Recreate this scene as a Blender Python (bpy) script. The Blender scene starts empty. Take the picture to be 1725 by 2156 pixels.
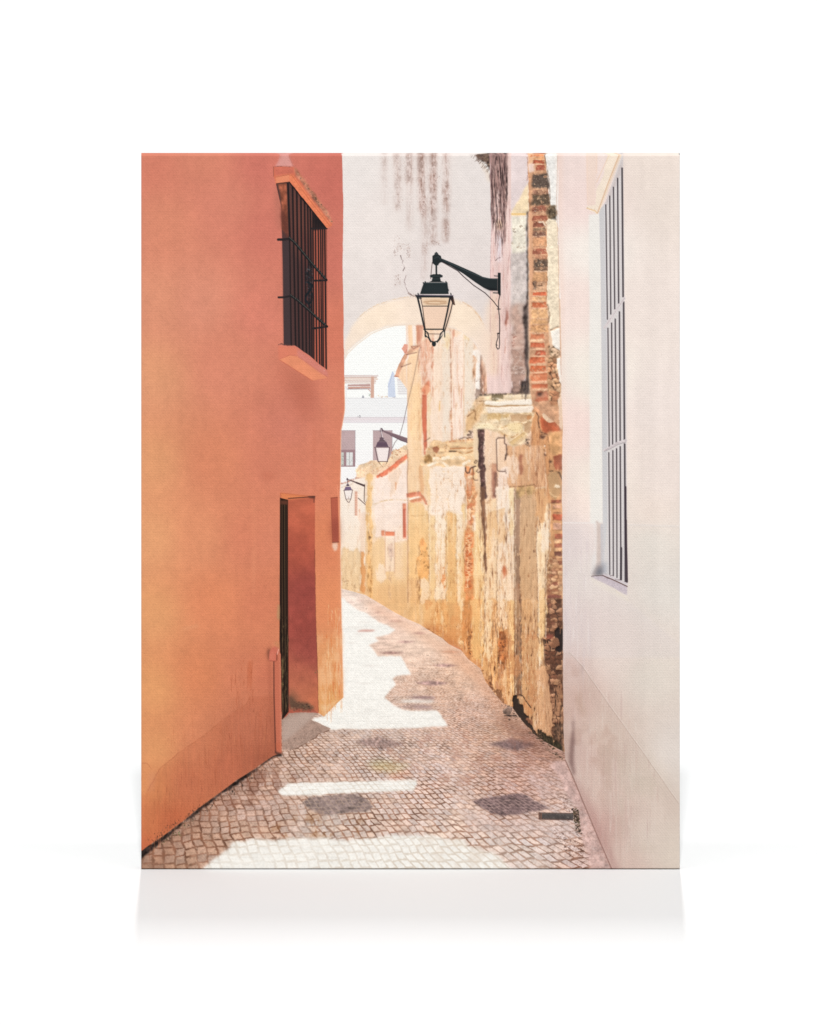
# A stretched canvas print standing on a white surface.
import math
LIGHT_GAIN = 0.71      # ink reflectance against the light that falls on the face
WEAVE = 0.0002
FLOOR = 0.60
WORLD = 0.45
FRONT = 249000.
TOPL = 12800.
REAR = 15500.
COOL = (.995, 1., 1.)   # white balance of the lamps
# ---------------------------------------------------------------- the printed picture
# the picture printed on the canvas is drawn here as a grid of ink colours (one per weave cell),
# which becomes the colour attribute of the canvas mesh.  Coordinates are in print units.
import numpy as np
PX = 2.0
X0, Y0 = 566.0, 612.0
W, H = 1077, 1432
XC = X0 + (np.arange(W) + .5) * PX
YC = Y0 + (np.arange(H) + .5) * PX
IMG = np.zeros((H, W, 3), np.float32)
TILES = dict(a=(560, 600, 900), b=(1300, 600, 900), c=(1860, 600, 900), d=(560, 1400, 900), e=(1340, 1250, 600),
             f=(1340, 1800, 600), g=(1800, 1400, 600), h=(1800, 1950, 600), i=(1860, 1400, 900), j=(560, 2200, 900),
             k=(560, 2600, 900), l=(1240, 2250, 600), m=(1700, 2400, 600), n=(1860, 2600, 900), o=(1300, 2600, 900),
             p=(2160, 1950, 600))


def P(t, s):
    """points in local sheet coordinates -> print units; '; ' may switch sheets inside s like  b:12,13"""
    out = []
    for w in s.split():
        if ':' in w:
            t, w = w.split(':')
        x, y = w.split(',')
        if t == 's':
            out.append((float(x), float(y)))
        else:
            ox, oy, n = TILES[t]
            out.append((ox + float(x) * n / 1725., oy + float(y) * n / 1725.))
    return out


def vnoise(sx, sy, seed):
    r = np.random.RandomState(seed)
    gw, gh = int(W * PX / sx) + 4, int(H * PX / sy) + 4
    g = r.rand(gh, gw).astype(np.float32)
    fx = (np.arange(W) * PX) / sx; ix = fx.astype(int); tx = fx - ix; tx = (tx * tx * (3 - 2 * tx)).astype(np.float32)
    fy = (np.arange(H) * PX) / sy; iy = fy.astype(int); ty = fy - iy; ty = (ty * ty * (3 - 2 * ty)).astype(np.float32)
    row = g[:, ix] * (1 - tx) + g[:, ix + 1] * tx
    return row[iy] * (1 - ty)[:, None] + row[iy + 1] * ty[:, None]


def fbm(sx, sy, seed, octv=4, gain=.55):
    t = 0; a = 1; s = 0
    for k in range(octv):
        if min(sx, sy) < 1.5: break
        t = t + a * vnoise(max(sx, 2), max(sy, 2), seed * 17 + k); s += a; a *= gain; sx /= 2; sy /= 2
    t = t / s
    return ((t - t.mean()) / (t.std() + 1e-6)).astype(np.float32)      # zero mean, unit deviation


NZ = dict(
    big=fbm(420, 420, 1), mid=fbm(110, 110, 2), small=fbm(26, 26, 3), fine=fbm(7, 7, 4, 2), grain=fbm(3, 3, 5, 1),
    st=fbm(9, 160, 6, 4, .7), st2=fbm(5, 70, 7, 3, .8), stw=fbm(40, 500, 8, 4), ho=fbm(60, 8, 9, 3), blot=fbm(60, 90, 10, 4),
    stf=fbm(4, 26, 11, 2, .9), cloud=fbm(180, 300, 12, 5), bl2=fbm(34, 50, 13, 4), bl3=fbm(16, 20, 14, 3),
    patch=fbm(46, 150, 15, 5, .6), wv=fbm(16, 110, 16, 5, .8), wv2=fbm(9, 44, 17, 4, .85), ws=fbm(13, 16, 18, 3, .9), wm=fbm(60, 90, 19, 6, .75))


def blur(m, r):
    if r < .5: return m
    k = max(1, int(round(r)))
    for _ in range(3):
        for ax in (0, 1):
            p = np.pad(m, [(k + 1, k) if a == ax else (0, 0) for a in (0, 1)], mode='edge')
            c = np.cumsum(p, axis=ax, dtype=np.float64)
            m = (np.take(c, range(2 * k + 1, c.shape[ax]), ax) - np.take(c, range(0, c.shape[ax] - 2 * k - 1), ax)) / (2 * k + 1)
    return m.astype(np.float32)


def ragged(pts, amp, step, seed):
    r = np.random.RandomState(seed); out = []
    n = len(pts); ph = 0.
    for k in range(n):
        a = np.array(pts[k]); b = np.array(pts[(k + 1) % n]); d = b - a; L = np.hypot(*d)
        m = max(1, int(L / step)); nn = np.array([-d[1], d[0]]) / (L + 1e-6)
        for q in range(m):
            ph = .55 * ph + r.uniform(-1, 1)
            t = (q + (r.uniform(-.3, .3) if q else 0)) / m
            out.append(tuple(a + d * t + nn * ph * amp))
    return out


def poly(pts, soft=0., rag=0., step=8., seed=1):
    if rag: pts = ragged(pts, rag, step, seed)
    q = (np.array(pts) - (X0, Y0)) / PX
    pad = int(soft / PX * 3) + 2
    x0, x1 = int(max(0, q[:, 0].min() - pad)), int(min(W, q[:, 0].max() + pad + 1))
    y0, y1 = int(max(0, q[:, 1].min() - pad)), int(min(H, q[:, 1].max() + pad + 1))
    if x1 <= x0 or y1 <= y0: return None
    m = np.zeros((y1 - y0, x1 - x0), np.float32)
    A = q; B = np.roll(q, -1, 0); SUB = 3; nx = x1 - x0
    dy = B[:, 1] - A[:, 1]
    for r in range(y0, y1):
        for s in range(SUB):
            yy = r + (s + .5) / SUB
            hit = (A[:, 1] <= yy) != (B[:, 1] <= yy)
            if not hit.any(): continue
            c = np.sort(A[hit, 0] + (yy - A[hit, 1]) / dy[hit] * (B[hit, 0] - A[hit, 0])) - x0
            for k in range(0, len(c) - 1, 2):
                u, v = max(0., c[k]), min(float(nx), c[k + 1])
                if v <= u: continue
                iu, iv = int(u), min(int(v), nx - 1)
                if iu == iv: m[r - y0, iu] += (v - u) / SUB
                else:
                    m[r - y0, iu] += (iu + 1 - u) / SUB
                    m[r - y0, iu + 1:iv] += 1. / SUB
                    m[r - y0, iv] += (v - iv) / SUB
    m = np.clip(m, 0, 1)
    if soft: m = blur(m, soft / PX)
    return (slice(y0, y1), slice(x0, x1)), m


def line(pts, w, w2=None, soft=.8):
    """a stroke w wide (tapering to w2)"""
    q = np.array(pts, float); w2 = w if w2 is None else w2
    mw = max(w, w2) + soft * 2 + 3
    x0 = int(max(0, (q[:, 0].min() - mw - X0) / PX)); x1 = int(min(W, (q[:, 0].max() + mw - X0) / PX + 1))
    y0 = int(max(0, (q[:, 1].min() - mw - Y0) / PX)); y1 = int(min(H, (q[:, 1].max() + mw - Y0) / PX + 1))
    if x1 <= x0 or y1 <= y0: return None
    gx = XC[x0:x1][None, :]; gy = YC[y0:y1][:, None]
    best = np.zeros((y1 - y0, x1 - x0), np.float32)
    seg = np.hypot(*(q[1:] - q[:-1]).T); tot = seg.sum() + 1e-6; acc = 0
    for k in range(len(q) - 1):
        a, b = q[k], q[k + 1]; d = b - a; L2 = (d ** 2).sum() + 1e-6
        t = np.clip(((gx - a[0]) * d[0] + (gy - a[1]) * d[1]) / L2, 0, 1)
        dist = np.hypot(gx - a[0] - t * d[0], gy - a[1] - t * d[1])
        ww = w + (w2 - w) * (acc + t * seg[k]) / tot
        aa = PX * .5 * soft + .35
        cov = np.clip((ww / 2 - dist) / (2 * aa) + .5, 0, 1) * np.minimum(1, ww / (2 * aa))
        best = np.maximum(best, cov); acc += seg[k]
    return (slice(y0, y1), slice(x0, x1)), best


def col(c, sl):
    if isinstance(c, np.ndarray) and c.ndim == 3: return c[sl]
    return np.array(c, np.float32)


def put(mk, c, a=1., mods=()):
    """lay colour c through a mask; mods = [(field, amount)] vary its value"""
    if mk is None: return
    sl, m = mk
    cc = col(c, sl)
    if cc.ndim == 1: cc = np.broadcast_to(cc, m.shape + (3,))
    f = 1.
    for fld, am in mods: f = f + NZ[fld][sl] * am
    if mods: cc = cc * (f[..., None] if hasattr(f, 'shape') else f)
    al = (m * a)[..., None]
    IMG[sl] = IMG[sl] * (1 - al) + cc * al


def spot(mk, c, fld, thr, width=.35, a=1.):
    """colour only where a noise field passes a threshold"""
    if mk is None: return
    sl, m = mk
    t = np.clip((NZ[fld][sl] - thr) / width, 0, 1)
    put((sl, m * t), c, a)


def field(pts):
    """smooth field of colour through [(x, y, (r,g,b))], with inverse distance weights"""
    xs = XC[::8][None, :]; ys = YC[::8][:, None]
    num = 0; den = 0
    for x, y, c in pts:
        w = 1. / (((xs - x) ** 2 + (ys - y) ** 2) + 60 ** 2) ** 1.6
        num = num + w[..., None] * np.array(c, float); den = den + w
    g = (num / den[..., None])
    fx = np.clip((np.arange(W) - 3.5) / 8., 0, g.shape[1] - 1.001); ix = fx.astype(int); tx = (fx - ix)[None, :, None]
    fy = np.clip((np.arange(H) - 3.5) / 8., 0, g.shape[0] - 1.001); iy = fy.astype(int); ty = (fy - iy)[:, None, None]
    ix2 = np.minimum(ix + 1, g.shape[1] - 1); iy2 = np.minimum(iy + 1, g.shape[0] - 1)
    r = g[iy] * (1 - ty) + g[iy2] * ty
    return (r[:, ix] * (1 - tx) + r[:, ix2] * tx).astype(np.float32)


def flat(t, s, c, a=1., soft=0., rag=0., step=8., seed=1, mods=()):
    mk = poly(P(t, s), soft, rag, step, seed)
    if mk is None: return
    if soft >= 1.5 and t in 'efghmi' and a > .55:        # crumbling edges instead of blurred ones
        sl, m = mk
        m = np.clip((m - .5 + .2 * NZ['wv2'][sl]) / .22 + .5, 0, 1) * np.clip(m * 5, 0, 1)
        mk = (sl, m)
    put(mk, c, a, mods)


def stroke(t, s, w, c, a=1., w2=None, soft=.8, mods=()):
    put(line(P(t, s), w, w2, soft), c, a, mods)


def wob(t, s, w, c, a=1., amp=3., seed=1, w2=None, step=10, soft=.8):
    """an uneven, broken stroke"""
    p = P(t, s); q = []
    r = np.random.RandomState(seed); ph = 0; step = 7
    for k in range(len(p) - 1):
        A, B = np.array(p[k]), np.array(p[k + 1]); d = B - A; L = np.hypot(*d); n = max(1, int(L / step)); nn = np.array([-d[1], d[0]]) / (L + 1e-6)
        for i in range(n):
            ph = .45 * ph + r.uniform(-1, 1); q.append(tuple(A + d * i / n + nn * ph * amp * .55))
    q.append(p[-1])
    mk = line(q, w, w2, soft)
    if mk is None: return
    sl, m = mk
    thin = np.clip(.72 + .42 * NZ['ws'][sl], .12, 1)
    put((sl, m * thin), c, a)


def full(): return (slice(0, H), slice(0, W)), np.ones((H, W), np.float32)


def inside(sl, m, x, y):
    ii = int((y - Y0) / PX) - sl[0].start; jj = int((x - X0) / PX) - sl[1].start
    return 0 <= ii < m.shape[0] and 0 <= jj < m.shape[1] and m[ii, jj] > .5


def specks(t, s, c, n, seed, r0=1.5, r1=4., asp=1., a=.8):
    """small irregular crumbs inside a polygon"""
    r = np.random.RandomState(seed); q = np.array(P(t, s))
    mk = poly([tuple(v) for v in q])
    if mk is None: return
    sl, m = mk
    k = tries = 0; n = int(n * 1.5)
    while k < n and tries < n * 20:
        tries += 1
        x = r.uniform(q[:, 0].min(), q[:, 0].max()); y = r.uniform(q[:, 1].min(), q[:, 1].max())
        if not inside(sl, m, x, y): continue
        k += 1
        rr = r0 * .7 + (r1 - r0 * .7) * r.rand() ** 2.2; ang = r.uniform(0, 6.28); nv = 7; st = r.uniform(.45, 1.1); tl = r.uniform(-.5, .5)
        pts = []
        for v in range(nv):
            rad = rr * r.uniform(.45, 1.3); dx = rad * math.cos(ang + 6.283 * v / nv); dy = rad * st * math.sin(ang + 6.283 * v / nv)
            pts.append((x + dx, y + (dy + dx * tl) * asp))
        put(poly(pts), c if not isinstance(c, list) else c[r.randint(len(c))], a * r.uniform(.4, 1))


def slivers(t, s, c, n, seed, l0=10, l1=50, w=2., a=.6, drift=.06):
    """vertical cracks and runs inside a polygon"""
    r = np.random.RandomState(seed); q = np.array(P(t, s)); drift = drift * .4
    mk = poly([tuple(v) for v in q])
    if mk is None: return
    sl, m = mk
    k = tries = 0; n = int(n * 1.3)
    while k < n and tries < n * 20:
        tries += 1
        x = r.uniform(q[:, 0].min(), q[:, 0].max()); y = r.uniform(q[:, 1].min(), q[:, 1].max())
        if not inside(sl, m, x, y): continue
        k += 1
        L = l0 + (l1 - l0) * r.rand() ** 1.8; ww = w * r.uniform(.5, 1.3)
        lf = []; rt = []; xx = x; nn = 7
        for z in range(nn + 1):
            hw = ww * .5 * math.sin(math.pi * (z + .15) / (nn + .3)) * r.uniform(.3, 1.5); yy = y + L * z / nn
            lf.append((xx - hw, yy)); rt.append((xx + hw, yy)); xx += r.normal() * L * drift * .6 + r.normal() * .5
        put(poly(lf + rt[::-1]), c if not isinstance(c, list) else c[r.randint(len(c))], min(1, a * r.uniform(.5, 1.2)))


def crack(mk, fld, c, w=.05, a=.7, at=0.):
    """hairlines along the contour of a noise field"""
    if mk is None: return
    sl, m = mk
    t = np.clip(1.6 - np.abs(NZ[fld][sl] - at) / w, 0, 1) * np.clip(.5 + .6 * NZ['ws'][sl], 0, 1)
    put((sl, m * t), c, a)


def stones(mk, sx, sy, pal, joint, jw=.16, a=1., seed=1, var=.10):
    """cells of broken stone or brick with dark joints"""
    if mk is None: return
    sl, m = mk; r = np.random.RandomState(seed)
    gx = (XC[sl[1]][None, :] + NZ['small'][sl] * 1.6) / sx; gy = (YC[sl[0]][:, None] + NZ['ws'][sl] * 1.2) / sy
    tab = r.rand(97, 89, 3)
    ix = np.floor(gx).astype(int); iy = np.floor(gy).astype(int)
    f1 = np.full(m.shape, 9.); f2 = f1.copy(); idc = np.zeros(m.shape)
    for dy in (-1, 0, 1):
        for dx in (-1, 0, 1):
            cx, cy = ix + dx, iy + dy; tt = tab[cx % 97, cy % 89]
            d = np.hypot(cx + .15 + .7 * tt[..., 0] - gx, cy + .2 + .6 * tt[..., 1] - gy)
            near = d < f1
            f2 = np.where(near, f1, np.minimum(f2, d)); idc = np.where(near, tt[..., 2], idc); f1 = np.where(near, d, f1)
    P_ = np.array(pal, np.float32); cc = P_[(idc * 0.9999 * len(pal)).astype(int)]
    cc = cc * (1 + ((idc * 7.77) % 1 - .5) * 2 * var + NZ['ws'][sl] * .06 + NZ['fine'][sl] * .04)[..., None]
    j = np.clip((jw * (1 + .5 * NZ['bl3'][sl]) - (f2 - f1)) / .12, 0, 1)[..., None]
    cc = cc * (1 - j) + np.array(joint, np.float32) * j
    sh = np.clip((gy - np.floor(gy)) - .5, -.5, .5)[..., None] * -.12
    al = (m * a)[..., None]
    IMG[sl] = IMG[sl] * (1 - al) + cc * (1 + sh) * al


def draw_sky_and_far_house():
    put(full(), (246, 247, 244))
    e = 'e'
    flat(e, '100,985 850,985 850,1210 100,1210', (236, 236, 236))
    flat(e, '100,1208 850,1208 850,1272 100,1272', (228, 220, 222))
    for y, c in ((988, (214, 210, 212)), (1210, (205, 192, 196)), (1232, (222, 206, 208)), (1270, (212, 206, 212))):
        stroke(e, '100,%d 845,%d' % (y, y), 2.5, c, .8)
    flat(e, '60,1274 850,1274 850,1725 60,1725', (243, 243, 241))
    flat('f', '60,0 850,0 850,420 60,420', (243, 241, 240))
    # pergola on the roof terrace
    for y, x1, c in ((730, 495, (206, 184, 180)), (748, 480, (196, 160, 146)), (768, 490, (214, 180, 160)), (790, 470, (200, 160, 145)), (812, 465, (212, 186, 172))):
        stroke(e, '100,%d %d,%d' % (y, x1, y + 2), 4.2, c, .95)
    flat(e, '418,740 452,740 452,985 412,985', (208, 168, 150))
    flat(e, '150,832 410,826 412,850 150,852', (186, 150, 144)); flat(e, '150,858 412,854 412,874 150,880', (200, 156, 142))
    stroke(e, '145,884 410,882', 2.5, (120, 90, 96)); stroke(e, '380,880 416,915', 3, (190, 150, 140))
    flat(e, '118,850 150,850 155,880 130,890', (230, 226, 226)); stroke(e, '130,890 135,985', 2, (215, 212, 215))
    flat(e, '310,985 325,950 342,985', (150, 150, 160)); specks(e, '385,930 415,930 415,960 385,960', (130, 150, 130), 5, 3)
    specks(e, '490,960 610,960 610,985 490,985', [(225, 190, 150), (200, 170, 150)], 16, 4)
    specks(e, '650,950 705,950 705,985 650,985', [(90, 90, 105), (120, 115, 125)], 10, 5)
    specks(e, '260,1185 295,1185 295,1208 260,1208', (60, 50, 60), 4, 6)
    # blue awning and tiled roof
    flat(e, '662,684 684,700 700,975 612,975 612,820', (206, 214, 230)); stroke(e, '664,686 640,800 614,860', 2.5, (180, 190, 212))
    for x in (632, 655, 676): stroke(e, '%d,850 %d,975' % (x, x + 5), 2, (188, 198, 216), .7)
    stroke(e, '662,684 830,684', 2, (215, 222, 228))
    flat(e, '712,760 830,748 830,950 730,955', (236, 234, 232))
    for r in range(7):
        for cx in range(6):
            x = 722 + cx * 19 + (r % 2) * 6; y = 775 + r * 26
            stroke(e, '%d,%d %d,%d %d,%d' % (x, y, x + 8, y + 9, x + 17, y), 2.2, (190, 160, 158) if r == 0 else (204, 198, 200), .75)
    stroke(e, '715,738 830,706', 2, (150, 150, 160))
    # windows with grey shutters
    for x0, x1, y0 in ((72, 235, 1362), (440, 660, 1362)):
        flat(e, '%d,%d %d,%d %d,1725 %d,1725' % (x0, y0, x1, y0, x1, x0), (186, 162, 162), mods=[('small', .01)])
        stroke(e, '%d,%d %d,%d' % (x0, y0, x1, y0), 2.5, (160, 140, 145))
        stroke(e, '%d,%d %d,1725' % (x1, y0, x1), 2, (150, 134, 140))
    flat('f', '70,0 236,0 236,195 70,195', (158, 128, 132)); flat('f', '74,30 104,30 104,182 74,182', (196, 200, 192))
    flat('f', '134,30 208,30 208,182 134,182', (222, 222, 220)); stroke('f', '170,30 170,182', 2, (150, 140, 140)); specks('f', '134,70 205,70 205,180 134,180', (165, 170, 165), 16, 8)
    specks('f', '76,50 102,50 102,180 76,180', (120, 110, 105), 10, 9)


FAR = (235, 205, 170)


def draw_ruin():
    """the decayed wall that follows the bend of the lane, from far to near"""
    # whole silhouette first
    base = field([(1380, 2000, (238, 226, 214)), (1380, 2300, (222, 196, 160)), (1440, 2300, (226, 180, 130)), (1550, 2000, (242, 226, 216)), (1550, 2200, (238, 214, 190)),
                  (1560, 2400, (224, 184, 138)), (1640, 1500, (238, 200, 165)), (1640, 1700, (240, 202, 165)), (1640, 1950, (235, 195, 150)), (1700, 2150, (228, 184, 128)),
                  (1700, 2400, (226, 186, 136)), (1760, 1500, (238, 212, 195)), (1780, 1700, (236, 214, 200)), (1760, 2050, (244, 224, 206)), (1800, 2200, (226, 184, 124)),
                  (1850, 2400, (214, 160, 100)), (1860, 2550, (200, 140, 88)), (1870, 1600, (238, 224, 212)), (2000, 1700, (232, 205, 190)), (1990, 2000, (228, 190, 150)),
                  (2020, 2300, (226, 190, 150)), (1980, 2700, (206, 150, 104)), (2080, 2300, (200, 158, 122)), (2100, 2700, (186, 142, 104)), (2150, 1900, (208, 150, 108)),
                  (2160, 2300, (214, 170, 125)), (2200, 2800, (150, 105, 80)), (2100, 1600, (224, 180, 140))])
    sil = ('s:1364,1965 1372,1948 1424,1920 1427,1888 1442,1860 1496,1842 1545,1848 1632,1802 1630,1560 1590,1507 1632,1430 1624,1300 '
           's:1890,1200 s:2260,1200 s:2260,3012 s:2187,2974 s:2135,2939 s:2083,2880 s:2048,2831 s:2013,2817 s:1978,2776 s:1943,2730 '
           's:1923,2678 s:1874,2640 s:1846,2605 s:1796,2580 s:1769,2556 s:1727,2532 s:1678,2500 s:1633,2481 s:1570,2448 s:1511,2412 s:1463,2384 s:1414,2370 s:1364,2358')
    sil = sil.replace(' 1', ' s:1').replace('s:s:', 's:')
    put(poly(P('s', sil), 0, 1.5, 9, 5), base, 1, [('st', .013), ('st2', .013), ('small', .02)])
    WALL[0] = poly(P('s', sil))
    # the tiled mound on the far wall
    e, f, g, h, m = 'efghm'
    flat(f, '75,392 140,380 240,335 350,320 350,620 350,1640 75,1600', (240, 230, 220), mods=[('st', .008)])
    wob(f, '78,385 150,362 240,330 340,312', 7, (190, 130, 110), .9, 3, 4)
    wob(f, '78,432 110,425 200,395', 3, (190, 165, 150), .8, 2, 5)
    flat(f, '75,1120 150,1130 200,1160 260,1140 305,1190 330,1640 75,1590', (224, 196, 158), .9, 3, 6, 10, 7, [('st', .025)])
    flat(f, '280,690 300,690 300,820 292,940', (226, 170, 140), .8, 3)
    flat(f, '262,760 345,700 350,1150 300,1200', (236, 212, 196), .9, 3, 4, mods=[('st', .017)])
    flat(f, '300,1160 350,1150 352,1640 300,1640', (214, 140, 78), .85, 3, 4, 8, 8, [('st', .034)])
    for y in range(480, 750, 20):
        flat(f, '232,%d 262,%d 262,%d 232,%d' % (y, y + 2, y + 14, y + 13), (196, 128, 108), rag=.8)
        stroke(f, '234,%d 262,%d' % (y + 16, y + 17), 2.2, (228, 190, 170))
    flat(f, '250,255 258,215 300,170 370,150 450,125 520,140 600,130 640,60 700,0 840,-60 840,30 620,180 480,290 350,322 250,322', (236, 206, 172), rag=4, step=7, seed=11, mods=[('small', .05), ('fine', .04)])
    specks(f, '250,230 300,170 450,125 620,150 420,290 260,300', [(205, 140, 110), (180, 130, 90), (250, 240, 225), (226, 190, 130)], 90, 12, 1.5, 4)
    specks(e, '630,1570 830,1570 830,1620 640,1700 500,1725', [(190, 110, 80), (160, 100, 70), (245, 230, 210), (215, 160, 110)], 80, 13, 1.5, 4)
    flat(f, '480,296 560,250 660,170 740,110 840,36 840,92 740,170 610,290 560,305 490,347', (214, 104, 76), rag=2, step=7, seed=14, mods=[('small', .07), ('fine', .05)])
    wob(f, '415,275 490,262 560,215 640,160 720,100 838,10', 5, (235, 190, 160), .9, 3, 15)
    specks(f, '400,255 620,150 640,185 470,290', [(150, 80, 55), (190, 100, 70)], 30, 16, 1.5, 4)
    # ochre strip
    flat(f, '360,330 400,270 440,300 425,800 440,1720 395,1720 372,900', (232, 186, 116), .85, 3, 3, mods=[('st', .029)])
    slivers(f, '385,850 425,850 440,1700 385,1700', [(110, 70, 40), (150, 95, 50)], 34, 17, 8, 45, 3.5, .8)
    slivers(f, '350,430 445,430 445,900 350,900', [(190, 140, 70), (160, 110, 70)], 22, 18, 8, 40, 2.5, .6)
    specks(f, '395,1000 425,1000 425,1080 395,1080', (70, 45, 35), 6, 19, 2, 5, 1.6)
    slivers(f, '80,1130 300,1150 300,1640 80,1590', [(170, 130, 90), (140, 105, 75), (245, 235, 215)], 60, 20, 8, 45, 2.2, .5)
    specks(f, '80,1480 240,1520 240,1640 80,1600', [(110, 80, 60), (140, 100, 75)], 34, 21, 1, 4)
    # pale plastered house
    flat(f, '450,330 560,310 620,280 838,110 838,560 838,1040 780,1060 690,1060 560,990 470,1000 455,700', (243, 226, 218), .95, 2, 3, 12, 22, [('small', .012), ('st', .005)])
    flat(f, '620,270 740,180 750,300 700,500 640,560', (232, 200, 175), .6, 8, mods=[('st', .034)])
    flat(f, '695,380 712,370 712,470 696,470', (214, 150, 110), .85, 2)
    wob(f, '455,625 520,600 600,582 700,572 830,578', 4, (214, 180, 130), .9, 2, 23)
    stroke(f, '470,520 560,440 650,330', 2, (214, 195, 180), .6)
    flat(f, '440,1050 560,1010 700,1080 780,1060 838,1060 838,1760 700,1760 440,1740', (231, 196, 150), .85, 6, 6, 14, 24, [('st', .015)])
    flat(f, '490,1300 560,1340 585,1480 545,1540 490,1480', (240, 222, 204), .9, 6, 5)
    flat(f, '690,900 775,900 775,1300 800,1500 690,1480', (240, 218, 198), .55, 8, 6)
    flat(f, '440,1600 560,1540 700,1560 838,1540 838,1760 440,1760', (214, 170, 124), .55, 8, mods=[('st', .025)])
    flat(f, '535,928 572,926 572,990 537,990', (214, 128, 98)); flat(f, '580,938 690,944 690,990 580,990', (216, 118, 88), mods=[('small', .05)])
    flat(f, '583,992 688,992 688,1400 583,1400', (240, 222, 208), .8, mods=[('st', .013)])
    for x in (580, 690): stroke(f, '%d,930 %d,1420' % (x, x), 2.2, (176, 130, 115), .8)
    flat(f, '605,1100 660,1060 660,1220 620,1270', (218, 190, 178), .8, 4, 3); slivers(f, '605,1060 665,1060 660,1700 610,1700', [(150, 130, 130), (180, 140, 110)], 40, 25, 8, 30, 3, .6)
    flat(f, '780,617 824,617 824,680 826,1010 784,1010', (220, 128, 100), mods=[('small', .04)]); flat(f, '786,680 824,680 826,1008 790,1008', (184, 84, 66), mods=[('st', .034)])
    flat(f, '818,690 830,690 830,1010 820,1005', (232, 190, 170)); stroke(f, '786,1018 828,1022', 4, (226, 150, 120), .8)
    # ochre house face with the chimney breast above it
    flat(e, '815,145 850,145 850,760 838,1725 f:840,560 f:838,0 e:822,600', (240, 222, 212), mods=[('st', .013)])
    flat(e, '840,150 895,150 905,380 860,400 845,260', (242, 204, 170), mods=[('st', .021)])
    flat(e, '890,150 935,148 930,380 900,400', (243, 232, 226))
    flat(e, '925,148 1010,146 1000,300 975,430 940,330', (200, 124, 100), .9, 2, 3, mods=[('st', .050)])
    flat(e, '832,560 880,480 960,420 985,700 1000,1725 838,1725', (241, 204, 166), mods=[('st', .015)])
    flat(e, '870,900 990,760 1000,1725 880,1725', (244, 206, 156), .6, 8, mods=[('st', .021)])
    flat(e, '955,330 1060,300 1110,330 1115,760 1060,840 1000,800 975,600', (226, 178, 156), .9, 3, 4, mods=[('st', .042)])
    slivers(e, '960,300 1130,260 1130,900 990,760', [(180, 100, 75), (205, 130, 100), (240, 220, 205)], 90, 31, 20, 90, 3.4, .75)
    slivers(e, '960,700 1005,700 1010,1700 965,1700', [(200, 140, 100), (225, 170, 120)], 22, 32, 30, 120, 3)
    flat(e, '1050,620 1110,560 1110,1500 1060,1500', (238, 206, 192), .9, 3, mods=[('st', .017)])
    flat(e, '1115,280 1230,230 1235,1500 1115,1490', (240, 218, 200), .95, 3, mods=[('st', .015)])
    flat(e, '1230,230 1335,190 1330,1480 1235,1500', (231, 219, 206), .95, 4, mods=[('st', .011)])
    flat(e, '1250,240 1330,200 1325,420 1280,520', (240, 216, 170), .6, 8)
    flat(e, '1340,190 1372,200 1372,480 1345,480', (222, 152, 132), .85, 3, 2, mods=[('st', .042)])
    flat(e, '1360,300 1480,230 1484,1460 1362,1470', (241, 222, 210), .95, 3, mods=[('st', .019)])
    flat(e, '1484,240 1600,300 1592,1000 1530,1150 1484,1460', (228, 216, 202), .95, 3, mods=[('st', .013)])
    flat(e, '1470,260 1540,240 1550,300 1500,320', (240, 214, 160), .6, 6)
    slivers(e, '1370,300 1480,300 1480,1450 1370,1450', [(226, 180, 150), (214, 150, 120)], 46, 33, 20, 110, 2.2, .5)
    slivers(e, '1120,400 1320,400 1320,1450 1120,1450', [(226, 186, 160), (206, 170, 150)], 30, 34, 20, 120, 2.2, .45)
    wob(e, '1128,270 1130,500 1126,800 1132,1000', 7, (194, 110, 84), .85, 2.5, 35, 3)
    wob(e, '1328,190 1334,600 1338,900 1340,1180', 4, (150, 84, 60), .85, 1.2, 36)
    wob(e, '1338,1150 1330,1240 1345,1330 1350,1470', 11, (196, 132, 100), .9, 2, 37, 7)
    stroke(e, '1486,500 1484,1440', 3, (214, 160, 120), .7); stroke(e, '1368,860 1370,1100', 2.5, (190, 110, 90), .8); stroke(e, '1460,880 1452,1100', 2.5, (180, 100, 80), .8)
    flat(e, '1196,1015 1216,1015 1216,1130 1196,1155', (228, 184, 120), .9, 2)
    # red window and broken beam
    flat(e, '1003,880 1085,780 1090,850 1055,905 1055,960 1003,960', (208, 108, 78), .95, 1, 3, mods=[('fine', .06)])
    flat(e, '1040,850 1085,850 1088,930 1045,960', (226, 148, 112), .9, 2, 3)
    flat(e, '1003,950 1055,950 1060,1640 1028,1640 1003,1200', (198, 92, 68), rag=1, mods=[('st', .021)])
    wob(e, '1052,1150 1058,1640', 3, (120, 60, 45), .7, 1.5, 38); flat(e, '1062,950 1100,900 1100,1500 1066,1500', (232, 206, 170), .9, 2)
    # stub gutter
    flat(e, '880,395 975,388 960,430 840,500 730,740 688,736 745,600 800,480', (222, 168, 138), 1, .5, 2, 8, 39, [('small', .06)])
    flat(e, '768,420 800,366 835,372 830,480 800,470', (226, 160, 140), rag=2); stroke(e, '878,395 905,425 960,395', 3, (130, 80, 75)); stroke(e, '880,395 975,388', 3, (150, 95, 80))
    stroke(e, '825,490 940,465', 3, (120, 80, 75)); stroke(e, '765,630 875,590', 3, (125, 85, 78)); stroke(e, '688,736 735,742', 4, (180, 110, 85)); stroke(e, '830,430 745,600', 2.5, (180, 120, 95), .7)
    stroke(e, '985,400 960,500 905,780 830,1080 790,1270 745,1430 690,1500 665,1560', 2.2, (90, 70, 72), .85)
    stroke(e, '1095,1445 1030,1490', 2.5, (90, 60, 55)); stroke(e, '1100,1550 1030,1600', 2.5, (240, 190, 165))
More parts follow.
